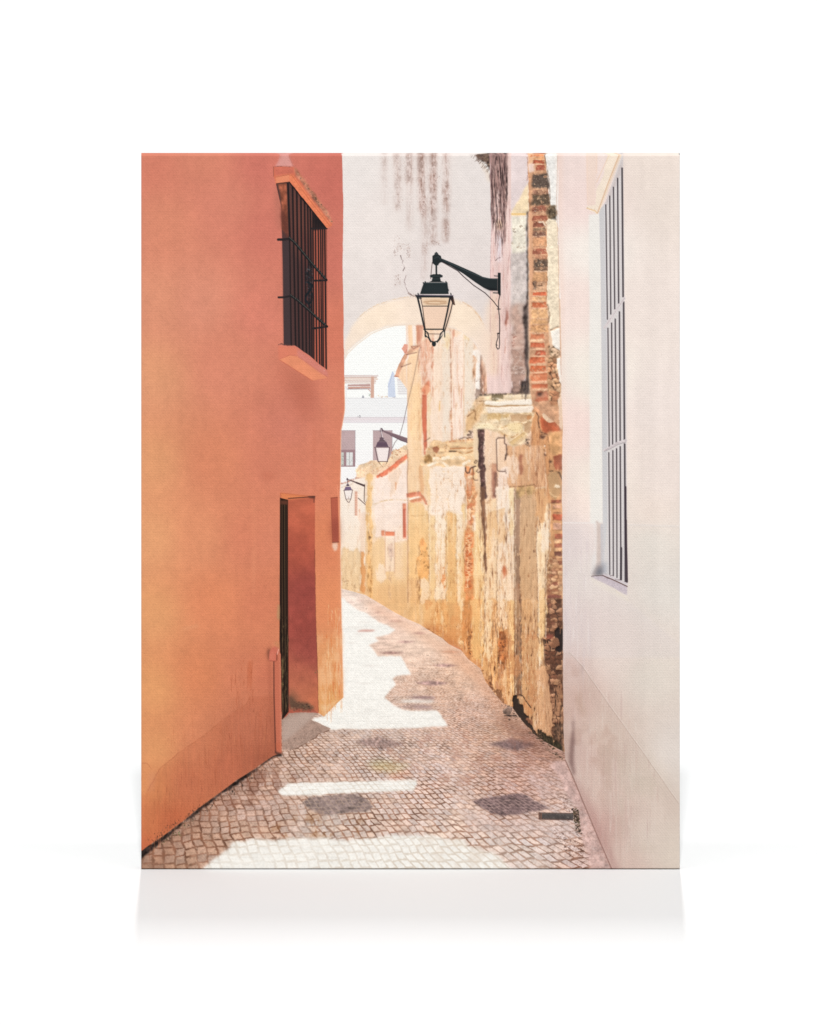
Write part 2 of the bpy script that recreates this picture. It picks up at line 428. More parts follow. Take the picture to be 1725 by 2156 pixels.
    # chimney breast
    flat(f, '842,-100 985,-100 985,300 960,490 842,520', (240, 204, 164), .8, 3, mods=[('st', .013)]); flat(f, '960,190 1010,170 1050,560 985,500', (222, 166, 120), .85, 4, mods=[('st', .017)])
    flat(f, '842,480 960,470 985,560 860,600', (226, 176, 130), .7, 6)
    flat(f, '1000,180 1140,190 1130,600 1080,740 1050,560', (236, 200, 152), .8, 8, mods=[('st', .013)])
    flat(f, '820,505 940,488 985,482 990,520 975,535 825,552', (216, 116, 88), rag=1.5, mods=[('fine', .05)])
    flat(f, '850,562 968,538 975,555 860,578', (248, 240, 236), rag=1); flat(f, '860,585 930,572 1000,552 1000,590 870,605', (206, 110, 76), .9, 1, 3)
    flat(f, '965,490 1010,520 1050,590 1068,640 1040,625 1000,560', (210, 124, 94), rag=2, mods=[('fine', .06)]); specks(f, '940,480 990,480 990,510 940,510', (120, 60, 50), 6, 40)
    specks(f, '1045,590 1070,590 1070,640 1045,640', (120, 60, 50), 5, 41)
    flat(f, '845,610 1000,600 1080,740 1080,1760 845,1760', (233, 192, 132), .9, 3, mods=[('st', .015), ('bl2', .02)])
    flat(f, '850,1470 960,1480 960,1760 850,1760', (222, 176, 130), .7, 8, mods=[('st', .021)])
    wob(f, '880,755 940,765 1000,760 1080,745', 2.2, (180, 130, 80), .8, 1.5, 42); stroke(f, '860,910 960,905 960,960', 2, (200, 140, 95), .6)
    stroke(f, '838,0 842,150 834,330 842,560 842,1740', 2.8, (140, 96, 76), .85); stroke('m', '40,0 42,10', 2, (120, 80, 60))
    stroke(f, '842,1640 842,1760', 2.6, (120, 84, 64))
    flat(f, '975,1010 1040,1030 1060,1180 1085,1250 1085,1480 990,1500 940,1440 940,1280 975,1180', (234, 176, 96), .95, 2, 4, 7, 43, [('bl3', .04)])
    flat(f, '985,1035 1040,1035 1040,1100 985,1090', (236, 160, 84), .8, 3)
    specks(f, '975,1110 1085,1110 1085,1400 960,1400', [(90, 60, 40), (120, 70, 40)], 26, 44, 1.8, 4.2, 1.5)
    wob(f, '975,1100 965,1220 940,1290 938,1440', 3.5, (140, 95, 60), .8, 3, 45); wob(f, '1060,1190 1085,1260 1085,1500', 2.5, (170, 115, 70), .8, 2.5, 46)
    flat(f, '985,1500 1030,1470 1085,1540 1092,1760 985,1760', (236, 214, 190), .9, 3, 3)
    slivers(f, '940,1440 985,1440 985,1760 960,1760', [(110, 70, 45), (160, 110, 70)], 30, 47, 8, 30, 3, .8)
    # pale plaster with ochre scars
    flat(f, '1075,210 1200,180 1330,200 1480,170 1510,330 1505,740 1440,740 1400,760 1280,740 1160,760 1085,735 1085,640 1110,520', (244, 228, 214), .95, 4, 6, 12, 48, [('blot', .012), ('st', .006)])
    specks(f, '1240,230 1430,200 1430,330 1240,400', [(226, 176, 110), (120, 90, 80), (236, 200, 150)], 44, 49, 1, 3)
    stroke(f, '1350,270 1350,400 1390,412', 2, (206, 160, 120), .8); stroke(f, '1350,270 1420,240', 2, (206, 160, 120), .6)
    wob(f, '1160,260 1170,460 1165,700', 4, (232, 196, 160), .8, 2, 50); flat(f, '1172,475 1186,475 1190,630 1176,630', (224, 170, 116), .9, 1.5)
    flat(f, '1442,350 1455,350 1452,410 1446,410', (190, 110, 60), .9)
    flat(f, '1085,770 1155,760 1160,1760 1090,1760', (236, 204, 156), .9, 4, 3, mods=[('st', .017)])
    flat(f, '1155,760 1280,745 1282,1760 1165,1760', (244, 228, 208), .95, 3, 4, 10, 51, [('st', .015)])
    slivers(f, '1170,900 1280,900 1280,1760 1170,1760', [(226, 170, 110), (190, 120, 70), (230, 190, 140)], 60, 52, 15, 90, 2.6, .6)
    flat(f, '1235,1340 1262,1340 1262,1650 1240,1650', (226, 130, 70), .8, 3, 4, 7, 53); specks(f, '1238,1340 1265,1340 1262,1640 1240,1640', [(170, 80, 40), (250, 220, 190)], 24, 54, 1.5, 4)
    specks(f, '1195,1500 1235,1500 1235,1720 1195,1720', [(130, 80, 50)], 16, 55, 1.2, 3, 2)
    flat(f, '1282,760 1312,690 1340,740 1395,745 1398,1760 1285,1760', (226, 182, 118), .9, 4, 4, mods=[('st', .021), ('bl2', .025)])
    flat(f, '1290,700 1400,740 1390,830 1300,860', (214, 160, 90), .5, 6, 4, mods=[('stf', .1)])
    wob(f, '1300,560 1310,640 1318,720', 5, (232, 190, 140), .8, 2, 56)
    flat(f, '1398,720 1440,740 1470,1000 1450,1760 1408,1760', (243, 226, 202), .9, 4, 4, mods=[('st', .013)])
    flat(f, '1415,1300 1470,1080 1490,1760 1445,1760', (232, 192, 138), .8, 5, 4, mods=[('st', .021)]); flat(f, '1465,640 1510,600 1500,820 1470,800', (236, 198, 130), .8, 5, 4)
    # brick core column
    flat(f, '1500,200 1600,200 1615,420 1610,760 1600,1725 1500,1725 1500,1300 1475,1170 1510,960 1525,760 1515,500', (218, 138, 84), .95, 2, 4, 8, 57, [('st2', .021), ('bl3', .07)])
    flat(f, '1530,500 1600,480 1605,740 1535,740', (224, 156, 106), .8, 5, 4, mods=[('bl3', .06)])
    stones(poly(P(f, '1515,250 1612,250 1610,940 1530,940 1525,740 1515,500'), 1.5, 3, 8, 5), 17, 15, [(222, 146, 96), (204, 110, 66), (236, 180, 130), (228, 150, 100), (190, 100, 64), (240, 206, 164)], (176, 104, 64), .14, .85, 10)
    specks(f, '1515,300 1610,300 1610,480 1520,480', [(196, 100, 56), (150, 80, 50), (236, 190, 140)], 46, 58, 2, 6)
    specks(f, '1530,500 1610,500 1600,940 1540,940', [(170, 90, 55), (240, 214, 180), (130, 76, 50)], 46, 59, 1.5, 5, 1.4)
    flat(f, '1510,965 1582,955 1578,1600 1505,1600 1500,1290 1480,1180', (208, 104, 52), .9, 2, 4, 7, 60, [('stf', .06)])
    stones(poly(P(f, '1510,965 1582,955 1578,1600 1505,1600 1500,1290 1480,1180'), 1, 2, 8, 3), 24, 9, [(214, 112, 60), (196, 90, 46), (224, 140, 90), (206, 100, 50), (170, 80, 44)], (244, 204, 160), .26, .9, 9)
    flat(f, '1478,1100 1500,1090 1505,1290 1480,1240', (244, 214, 176), .8, 1)
    specks(f, '1505,980 1580,980 1575,1600 1510,1600', [(150, 66, 34), (100, 60, 40)], 40, 61, 1.5, 4)
    wob(f, '1510,1090 1475,1170 1480,1240 1502,1310', 3, (110, 70, 45), .8, 2, 62)
    # strip between brick core and the dark downpipe scar
    flat(f, '1600,740 1650,700 1690,1000 1715,1725 1600,1725', (240, 212, 166), .9, 3, 3, mods=[('st', .021), ('bl2', .03)])
    flat(f, '1590,740 1614,750 1612,930 1592,940', (246, 232, 214), .9, 2, 3)
    slivers(f, '1600,900 1700,900 1715,1725 1610,1725', [(200, 150, 80), (226, 180, 110), (250, 236, 214)], 50, 63, 15, 90, 3, .6)
    # ---- near half of the ruin (sheets g, h, m)
    flat(g, '320,0 700,0 712,500 360,520', (232, 208, 196), .95, 2, mods=[('st', .017)])
    flat(g, '260,0 350,0 345,480 300,480 285,300', (242, 240, 238), .95, 3, 3)
    flat(g, '265,60 290,60 290,330 272,330', (210, 150, 110), .7, 2, 3); slivers(g, '262,120 295,120 290,340 270,340', [(110, 70, 50), (150, 100, 70)], 14, 64, 10, 40, 3)
    flat(g, '355,60 372,60 380,490 352,500 350,300', (96, 64, 56), .85, 2, 3, 7, 65); flat(g, '372,120 420,120 430,490 378,490', (214, 156, 130), .9, 3, 4, mods=[('st', .042)])
    slivers(g, '350,60 425,100 430,490 350,490', [(90, 60, 50), (130, 80, 66), (200, 140, 110)], 50, 66, 15, 60, 3, .8)
    flat(g, '430,0 600,0 600,500 435,500', (238, 206, 190), .8, 6, mods=[('st', .021)]); slivers(g, '540,60 690,0 690,500 560,500', [(224, 160, 140), (206, 140, 116), (240, 214, 206)], 60, 67, 20, 90, 2.6, .6)
    slivers(g, '560,220 580,220 580,330 560,330', [(130, 76, 60)], 5, 68, 12, 25, 3)
    flat(g, '300,450 360,450 370,520 320,560 295,540', (110, 84, 76), .85, 2, 4, 6, 69)
    # near wall: long bands
    flat(g, '405,910 500,920 640,970 650,1725 h:540,130 h:410,180 g:412,1500', (234, 200, 172), .95, 3, 3, mods=[('st', .019)])
    flat(g, '540,1400 700,1330 690,1725 545,1725', (236, 214, 202), .9, 5, 5, mods=[('st', .017)])
    flat(g, '660,1100 1080,1060 1120,1180 1150,1725 690,1725', (212, 160, 120), .95, 3, 4, mods=[('st', .029), ('stf', .04)])
    flat(g, '660,1220 780,1250 800,1440 740,1560 690,1540', (236, 206, 182), .85, 5, 6, mods=[('st', .021)])
    slivers(g, '700,1120 1130,1080 1140,1720 760,1720', [(176, 116, 80), (226, 180, 140), (150, 98, 70)], 200, 70, 20, 90, 2.2, .5)
    flat(g, '805,1205 840,1215 835,1430 805,1445 798,1320', (146, 84, 64), .95, 1, 3, 7, 71); flat(g, '484,1312 536,1312 540,1700 486,1710', (150, 96, 80), .95, 1, 2, mods=[('st', .042)])
    flat(g, '484,1312 530,1312 530,1400 488,1400', (206, 150, 120), .8, 3); flat(g, '512,1430 540,1400 540,1700 520,1705', (90, 58, 54), .7, 2, 3)
    flat(h, '405,190 480,140 545,150 545,1725 395,1725', (236, 204, 166), .95, 3, 4, mods=[('st', .019)])
    flat(h, '540,0 750,0 750,1725 540,1725', (239, 222, 206), .95, 3, 4, mods=[('st', .015), ('bl2', .015)])
    flat(h, '680,0 740,0 745,500 690,600', (240, 214, 160), .7, 4, mods=[('st', .021)])
    flat(h, '400,600 540,560 550,1725 395,1725', (240, 216, 186), .7, 8, 6, mods=[('patch', .03)])
    slivers(h, '410,200 750,100 750,1725 400,1725', [(226, 180, 130), (206, 150, 100), (160, 104, 70), (250, 240, 226)], 230, 72, 20, 110, 2.6, .5)
    spot(poly(P(h, '410,300 750,200 750,1725 400,1725')), (222, 172, 118), 'patch', .8, .5, .55)
    flat(h, '625,880 655,940 660,1000 640,1020 615,1060 615,980', (184, 90, 56), .95, 1, 3, 6, 73); wob(h, '650,380 655,480 648,590', 4, (160, 90, 50), .8, 2, 74)
    wob(h, '412,180 450,182 450,150 480,150', 3, (170, 120, 90), .8, 1.5, 75)


WALL = [None]


def draw_pier():
    g, h, m = 'ghm'
    # shadowed pier and tan wooden-looking face
    flat(h, '742,0 812,20 805,700 800,1000 830,1725 m:1110,0 m:1115,1100 m:1030,1110 h:748,1725', (160, 126, 104), .97, 1.5, 1.5, mods=[('bl2', .05), ('st', .017)])
    flat(h, '750,20 800,40 790,140 755,140', (140, 116, 84), .6, 5)
    wob(h, '800,780 805,1000 812,1200 822,1725', 5, (90, 66, 54), .8, 2, 76)
    flat(h, '812,30 985,0 1010,300 990,700 1010,1000 1010,1725 835,1725 805,1000', (206, 166, 128), .97, 2, 2, mods=[('st', .019), ('stf', .03)])
    flat(g, '740,1590 980,1550 1000,1725 h:985,60 h:810,110 h:770,60', (196, 158, 104), .7, 5, 5, mods=[('bl3', .1)])
    specks(h, '780,40 970,20 970,110 800,130', [(140, 104, 70), (120, 90, 60)], 40, 77, 1.2, 3); wob(g, '690,1580 740,1575 860,1570 970,1550 990,1570', 3.5, (110, 76, 54), .85, 1.5, 78)
    slivers(h, '820,150 1000,100 1005,1725 840,1725', [(172, 128, 92), (150, 108, 76), (226, 190, 156)], 160, 79, 15, 80, 2, .5)
    specks(h, '870,900 980,900 980,1300 870,1300', [(110, 76, 56)], 14, 80, 1.2, 3)
    flat(h, '985,0 1105,0 1140,200 1145,700 1100,900 1095,1725 1015,1725 1010,1000 990,700 1008,300', (236, 208, 172), .97, 2, 3, mods=[('st', .017), ('patch', .05)])
    flat(h, '985,0 1110,20 1125,200 1080,420 1010,460', (214, 160, 112), .9, 5, 5, mods=[('st', .029)]); flat(h, '1040,480 1110,420 1120,260 1150,260 1140,700 1040,760', (244, 226, 206), .7, 6, 5)
    flat(h, '1040,1150 1095,1150 1090,1700 1030,1700', (232, 190, 130), .6, 6, mods=[('st', .021)])
    slivers(h, '1000,100 1130,200 1100,1700 1020,1700', [(220, 168, 116), (190, 130, 84)], 60, 81, 20, 90, 2.2, .5); wob(h, '985,60 992,300 1005,420 990,700 1012,1000', 2.5, (140, 96, 66), .6, 2, 82)





def weather_ruin(ya, yb, xmax=2195):
    sl, m = WALL[0]
    m = m * np.clip((YC[sl[0]][:, None] - ya) / 6. + .5, 0, 1) * np.clip((yb - YC[sl[0]][:, None]) / 6. + .5, 0, 1) * np.clip((xmax - XC[sl[1]][None, :] + (YC[sl[0]][:, None] > 2500) * 0) / 10., 0, 1)
    low = np.clip((YC[sl[0]][:, None] - 1900) / 500, 0, 1) + 0 * XC[sl[1]][None, :]
    near = np.clip((XC[sl[1]][None, :] - 1500) / 300, .25, 1) + 0 * YC[sl[0]][:, None]
    m1 = m * near
    spot((sl, m1), (246, 234, 222), 'wv', .75, .55, .34)
    spot((sl, m1 * (.35 + .65 * low)), (218, 168, 116), 'wm', .8, .5, .26)
    spot((sl, m1), (206, 150, 104), 'wv2', 1.2, .5, .34)
    spot((sl, m1 * (.4 + .6 * low)), (150, 98, 66), 'wv2', 1.85, .45, .45)
    crack((sl, m1), 'wv', (150, 100, 72), .035, .5, .95); crack((sl, m1), 'wm', (170, 120, 84), .03, .45, 1.0); crack((sl, m1 * low), 'patch', (140, 92, 64), .02, .45, .3)
    spot((sl, m1), (120, 80, 60), 'ws', 2.5, .25, .55)
    t = IMG[sl]; g = t + (np.array([252, 236, 214]) - t) * .12 + np.array([3, 0, -3])
    IMG[sl] = t + (g - t) * m[..., None]


def draw_ruin_masonry():
    g, h, m, i, c, b = 'ghmicb'
    # rubble column against the white wall
    flat(g, '945,520 1120,540 1250,500 1290,520 1305,1725 h:1300,0 h:1300,1725 h:1110,1725 h:1100,1000 h:1150,700 h:1145,180 g:1140,1500 g:1050,980 g:950,740', (200, 146, 102), .97, 1.5, 3, mods=[('bl3', .07), ('bl2', .05)])
    flat(g, '940,730 1000,720 1040,960 1120,980 1150,1700 1120,1725 1100,1100 940,1100', (206, 146, 100), .97, 2, 3, mods=[('st', .029), ('stf', .05)])
    slivers(g, '900,1000 1000,740 1100,1100 1140,1700 960,1700', [(160, 100, 70), (228, 178, 136), (130, 84, 60)], 140, 83, 20, 80, 2.6, .6)
    wob(g, '995,725 1018,770 1022,880 1045,950 1110,965 1135,1010', 5, (74, 50, 42), .9, 2, 84)
    flat(g, '1045,975 1120,972 1105,1000 1085,1030 1045,1020', (84, 56, 46), .9, 1, 3, 5, 85); stroke(g, '1060,990 1110,985', 3, (220, 170, 130), .7)
    flat(g, '980,600 1060,590 1190,590 1180,650 1060,740 1040,760 985,700 950,690', (222, 160, 122), .95, 1, 3, mods=[('bl3', .08)])
    flat(g, '1045,770 1140,830 1200,820 1255,800 1275,930 1140,940 1110,965 1060,940 1040,860', (170, 84, 56), .97, 1, 3, 7, 86, [('bl3', .08)])
    flat(g, '1150,560 1250,540 1260,640 1190,600', (130, 90, 66), .7, 2, 4)
    flat(g, '1060,740 1090,690 1150,650 1190,645 1245,690 1252,770 1200,830 1150,842 1085,800', (226, 196, 166), 1, .6, 2.5, 9, 87, [('bl3', .05), ('fine', .03)])
    wob(g, '1060,735 1090,690 1150,648 1195,640 1248,690', 5, (100, 66, 46), .8, 2, 88); slivers(g, '1080,740 1240,700 1240,800 1100,810', [(190, 150, 116)], 20, 89, 6, 18, 2)
    flat(g, '1140,960 1275,940 1290,1210 1145,1200', (212, 158, 108), .95, 2, 3, mods=[('bl3', .08), ('st', .017)])
    flat(g, '1190,1230 1290,1205 1298,1395 1230,1385 1185,1330', (166, 92, 68), .95, 2, 3, 8, 90, [('bl3', .07)])
    flat(g, '1140,1275 1180,1275 1170,1300 1145,1300', (60, 42, 36), .9, 1, 2); wob(g, '1150,1400 1210,1395 1260,1420 1298,1500', 6, (70, 54, 44), .9, 2, 91)
    flat(g, '1145,1420 1230,1400 1290,1510 1295,1640 1200,1725 1140,1660', (186, 146, 106), .97, 3, 3, mods=[('bl2', .05)]); flat(g, '1165,1545 1200,1560 1280,1555 1275,1590 1200,1585', (240, 220, 192), .9, 3, 2)
    wob(g, '1150,1640 1200,1690 1270,1690', 5, (236, 196, 150), .8, 2, 92); wob(g, '1120,980 1150,1100 1150,1250 1130,1450', 3, (110, 70, 50), .7, 2.5, 93)
    specks(g, '1080,1090 1110,1090 1110,1230 1085,1230', [(80, 56, 46), (240, 220, 200)], 16, 94, 1.5, 4, 1.8)
    # bricks low in the rubble column: x0, y0, x1, y1, colour in sheet h
    B = [(1165, 148, 1285, 182, (120, 60, 48)), (1180, 205, 1280, 245, (216, 160, 130)), (1190, 285, 1285, 300, (140, 90, 70)), (1180, 312, 1290, 378, (176, 70, 48)), (1185, 415, 1285, 490, (200, 150, 130)),
         (1205, 545, 1288, 590, (168, 84, 66)), (1200, 600, 1288, 645, (226, 176, 132)), (1198, 655, 1288, 695, (140, 76, 62)), (1195, 705, 1288, 738, (222, 170, 124)), (1198, 742, 1288, 792, (92, 52, 50)),
         (1185, 822, 1290, 890, (134, 84, 66)), (1165, 930, 1225, 1010, (146, 80, 62)), (1160, 1095, 1295, 1135, (140, 82, 68)), (1120, 1238, 1290, 1275, (120, 62, 58)), (1130, 1290, 1290, 1480, (140, 106, 84)),
         (1120, 1525, 1230, 1580, (112, 76, 62)), (1120, 1590, 1230, 1640, (170, 120, 90)), (1120, 1690, 1200, 1740, (134, 66, 56))]
    for k, (x0, y0, x1, y1, cc) in enumerate(B):
        flat(h, '%d,%d %d,%d %d,%d %d,%d' % (x0, y0, x1, y0 - 4, x1, y1, x0 + 4, y1), tuple(v * .78 + w * .22 for v, w in zip(cc, (206, 156, 122))), .92, .8, 2.2, 7, 100 + k, [('bl3', .1), ('fine', .06)])
        wob(h, '%d,%d %d,%d' % (x0, y1 + 3, x1, y1 + 2), 2.5, (80, 54, 42), .5, 1.5, 130 + k)
    stones(poly(P(h, '1115,1285 1295,1280 1300,1725 1110,1725'), 1, 2, 8, 12), 22, 15, [(170, 130, 100), (140, 100, 78), (190, 150, 118), (120, 82, 64), (206, 170, 130)], (84, 60, 48), .2, .9, 12, .12)
    stones(poly(P(h, '1150,800 1290,800 1295,1235 1120,1235 1140,1000'), 1, 2, 8, 12), 24, 13, [(214, 166, 124), (200, 146, 108), (160, 100, 76), (224, 180, 140), (140, 84, 66)], (120, 80, 60), .16, .7, 13, .1)
    specks(h, '1120,1280 1290,1280 1295,1500 1130,1500', [(70, 50, 42), (200, 166, 130), (110, 74, 56)], 120, 95, 1.5, 6)
    specks(h, '1110,820 1180,820 1180,1200 1110,1200', [(90, 60, 44), (230, 190, 150)], 60, 96, 1.2, 4.5, 1.4)
    flat(h, '1190,1640 1240,1600 1300,1590 1300,1725 1200,1725', (40, 34, 34), .9, 2, 4, 7, 97)
    # rubble in sheet m down to the ground
    flat(m, '1400,0 1585,0 1590,1740 1560,1740 1465,1600 1460,1150 1410,900 1360,600 1330,470 1385,380', (128, 88, 66), .97, 2, 4, 9, 98, [('bl3', .14), ('bl2', .1)])
    stones(poly(P(m, '1400,0 1585,0 1590,1740 1560,1740 1465,1600 1460,1150 1410,900 1360,600 1330,470 1385,380'), 1.5, 3, 8, 98), 25, 19, [(150, 104, 78), (176, 128, 98), (120, 78, 60), (104, 68, 52), (190, 140, 104), (86, 58, 46)], (70, 50, 42), .15, .85, 11, .14)
    specks(m, '1400,0 1585,0 1590,1600 1480,1500 1440,1000 1370,560', [(60, 42, 34), (176, 124, 94), (96, 62, 50), (150, 90, 66), (200, 156, 120)], 160, 99, 1.5, 5, 1.2, .6)
    flat(m, '1490,340 1585,310 1590,610 1540,612 1470,560 1500,470', (38, 32, 32), .9, 3, 5, 7, 101); flat(m, '1470,440 1520,430 1540,520 1500,580 1460,540', (140, 96, 72), .9, 2, 4)
    flat(m, '1355,460 1410,455 1420,500 1370,505', (50, 36, 30), .9, 2, 3); flat(m, '1405,230 1500,225 1500,290 1410,285', (110, 70, 54), .9, 1, 3, 7, 102, [('bl3', .1)])
    flat(m, '1395,400 1470,400 1470,440 1400,450', (140, 76, 62), .9, 1, 3); flat(m, '1490,1000 1560,960 1570,1300 1500,1330', (160, 114, 84), .7, 4, 5, mods=[('st', .042)])
    flat(m, '1440,1500 1585,1380 1592,1760 1540,1740', (70, 54, 44), .75, 4, 6, mods=[('bl3', .2)]); slivers(m, '1450,900 1590,900 1590,1700 1470,1600', [(54, 40, 34), (180, 130, 98)], 90, 103, 10, 50, 4, .6)
    # continuation bands of the near wall below sheet h
    flat(m, '0,0 130,0 200,450 0,320', (226, 176, 120), .6, 6, mods=[('st', .025)])
    flat(m, '130,0 260,0 270,500 200,440 140,400', (222, 166, 100), .7, 5, 4, mods=[('st', .038)]); slivers(m, '60,0 270,0 270,500 80,380', [(190, 120, 66), (160, 96, 50), (250, 226, 186)], 60, 104, 15, 70, 2.8, .6)
    flat(m, '390,0 448,0 425,600 405,540 400,200', (238, 210, 170), .9, 3, 3); flat(m, '440,0 540,0 540,660 430,600', (204, 136, 78), .9, 3, 5, mods=[('bl3', .08), ('st', .025)])
    specks(m, '490,340 545,340 545,660 500,660', [(110, 60, 40), (70, 44, 34)], 34, 105, 2, 6, 1.5); slivers(m, '450,0 540,0 530,640 440,600', [(150, 90, 50), (120, 66, 40)], 34, 106, 15, 50, 3)
    flat(m, '540,0 690,0 690,500 640,800 540,680', (230, 186, 124), .9, 4, 5, mods=[('st', .021), ('blot', .03)])
    flat(m, '560,640 650,700 660,830 560,720', (206, 140, 92), .8, 6)
    flat(m, '690,0 1030,0 1035,1100 1000,1235 940,1230 860,1160 760,1000 690,960 650,760 690,500', (226, 176, 124), .9, 4, 5, mods=[('st', .029), ('patch', .04)])
    flat(m, '690,0 760,0 760,600 700,800 680,500', (240, 220, 190), .8, 6, 6, mods=[('st', .021)]); flat(m, '840,0 880,0 960,300 900,360 850,300', (242, 228, 212), .8, 5, 5)
    flat(m, '975,0 1034,0 1036,1100 985,1100 975,600', (240, 206, 156), .9, 3, 3, mods=[('st', .021)]); slivers(m, '690,0 1030,0 1030,1100 700,960', [(190, 130, 84), (150, 94, 60), (246, 220, 186)], 200, 107, 20, 80, 3, .6)
    flat(m, '860,360 910,380 950,440 950,650 900,860 860,900 845,700 850,560', (176, 100, 56), .9, 3, 5, 8, 108, [('bl3', .14)]); specks(m, '860,380 940,400 930,700 860,680', [(90, 50, 34), (130, 70, 44)], 50, 109, 2, 7, 1.3)
    wob(m, '770,600 790,300 830,340 840,600 850,880 830,920', 5, (130, 84, 56), .8, 3, 110); wob(m, '845,640 835,800 860,900', 6, (74, 46, 34), .85, 2.5, 111)
    for xx in (740, 765): wob(m, '%d,880 %d,990' % (xx, xx - 4), 7, (100, 60, 42), .8, 2, 112 + xx)
    specks(m, '640,810 670,810 670,860 640,860', (60, 34, 26), 10, 113, 2, 5)
    flat(m, '1035,0 1110,0 1115,1120 1030,1110', (136, 104, 84), .95, 1.5, 1, mods=[('bl2', .07), ('bl3', .05)]); wob(m, '1105,0 1108,500 1112,900 1110,1110', 6, (84, 60, 50), .8, 1.5, 114); specks(m, '1090,180 1112,180 1112,360 1090,360', (200, 180, 160), 8, 115)
    flat(m, '1115,0 1300,0 1305,300 1320,500 1300,800 1270,1300 1250,1550 1120,1200', (202, 156, 114), .97, 2, 3, mods=[('st', .021), ('stf', .04)])
    flat(m, '1220,900 1280,800 1280,1300 1240,1300', (166, 118, 84), .5, 8); slivers(m, '1120,0 1300,0 1270,1450 1130,1180', [(160, 112, 78), (220, 180, 140), (130, 90, 64)], 170, 116, 15, 80, 2.4, .55)
    flat(m, '1300,0 1395,0 1385,400 1340,460 1360,600 1350,760 1310,700 1300,400', (232, 192, 138), .95, 3, 4, mods=[('st', .021)]); flat(m, '1315,650 1330,650 1330,760 1318,760', (250, 230, 200), .9, 2)
    flat(m, '1290,800 1380,760 1410,900 1455,1150 1465,1600 1400,1640 1250,1550 1275,1200', (204, 154, 116), .97, 2, 4, mods=[('st', .029), ('stf', .04)]); slivers(m, '1290,820 1400,880 1460,1500 1290,1520', [(160, 110, 80), (226, 180, 140)], 90, 117, 15, 70, 2.6, .6)
    weather_ruin(2400, 4000, 2184)
    for k, a in enumerate(('h:400,190 h:398,700 h:408,1200 h:396,1725 m:690,0 m:688,500 m:655,760', 'h:545,140 h:548,700 h:540,1200 h:548,1725', 'h:744,20 h:746,900 h:748,1725 m:1034,0 m:1036,1100', 'h:1005,330 h:990,700 h:1010,1000 h:1012,1725 m:1300,0 m:1306,300 m:1320,500',
                           'h:1142,190 h:1146,700 h:1100,900 h:1096,1725 m:1385,380', 'f:1155,760 f:1160,1740', 'f:1282,760 f:1284,1740', 'f:1400,740 f:1404,1740', 'f:1500,330 f:1505,930', 'f:1080,640 f:1088,1740', 'm:860,700 m:880,1180', 'm:960,440 m:980,1100', 'm:640,60 m:645,780', 'h:640,300 h:650,900 h:636,1500')):
        wob(h, a, 4.5 if k < 5 else 3, (112, 74, 54), .62 if k < 5 else .45, 3.5, 520 + k); q_ = ' '.join('%s:%f,%f' % (w.split(':')[0], float(w.split(':')[1].split(',')[0]) + 9, float(w.split(',')[1])) for w in a.split())
        wob(h, q_, 5, (252, 238, 216), .5, 3.5, 540 + k)  # bright line beside each dark one, painted shading that suggests relief
    slivers(h, '400,200 1140,150 1100,1700 400,1700', [(120, 76, 54), (92, 58, 44), (160, 104, 70)], 60, 560, 14, 60, 3.4, .8, .03); slivers(m, '690,100 1290,100 1290,1400 1000,1200 700,900', [(120, 76, 54), (92, 58, 44), (170, 110, 74)], 80, 561, 14, 70, 3.6, .8, .03)
    slivers('f', '1090,300 1600,300 1600,1720 1090,1720', [(150, 100, 66), (196, 130, 80)], 50, 562, 10, 46, 3, .7, .03); spot(poly(P(m, '690,350 1290,300 1290,1500 1000,1230 860,1160 690,960')), (190, 128, 88), 'wm', .6, .5, .5)
    spot(poly(P(m, '0,0 690,0 690,900 400,600 0,330')), (212, 146, 92), 'wm', .5, .5, .45)
    # foot of the wall turns darker and browner, with weeds and holes
    flat(m, '0,330 90,380 200,440 270,520 400,590 520,700 640,810 700,950 640,810 520,690 410,560 270,400 0,250', (176, 104, 66), .55, 8, 6)
    wob(m, '0,325 60,345 130,395 200,440 260,495', 4, (120, 70, 50), .8, 2, 118)
    wob(m, '400,590 460,640 540,740 600,790', 5, (140, 80, 52), .8, 3, 119); flat(m, '230,560 330,530 415,560 420,600 300,600', (206, 138, 104), .9, 2, 4)
    wob(m, '230,600 330,590 420,600', 4, (180, 116, 88), .8, 2, 120)
    wob(m, '680,985 760,1000', 5, (80, 50, 38), .8, 3, 121); specks(m, '690,900 770,960 880,1180 960,1230 900,1180 800,1150', [(70, 44, 34), (110, 70, 50)], 60, 122, 2, 7)
    flat(m, '790,1000 860,1040 900,1190 880,1190 820,1110', (90, 60, 46), .6, 4, 5); flat(m, '800,940 850,910 860,1060 810,1000', (200, 150, 120), .8, 3)
    flat(m, '1005,1100 1080,1090 1095,1200 1130,1210 1140,1280 1200,1370 1240,1460 1290,1560 1240,1530 1120,1400 1060,1350 985,1340 1010,1230', (44, 38, 36), .95, 2, 4, 7, 123)
    flat(m, '905,1270 950,1235 1005,1240 1000,1290 970,1330 915,1310', (120, 96, 84), .95, 1.5, 3, 7, 124, [('bl3', .12)]); flat(m, '1085,1115 1110,1130 1140,1160 1125,1200 1085,1190', (196, 158, 124), .95, 1)
    wob(m, '1080,1092 1120,1100 1160,1160 1220,1240', 4, (60, 46, 38), .9, 1.5, 125); specks(m, '910,1310 1060,1320 1060,1370 960,1350', [(60, 48, 42), (150, 120, 100)], 40, 126, 1.5, 4)
    flat(m, '1170,1350 1230,1380 1250,1440 1200,1420', (150, 100, 76), .8, 2, 3)
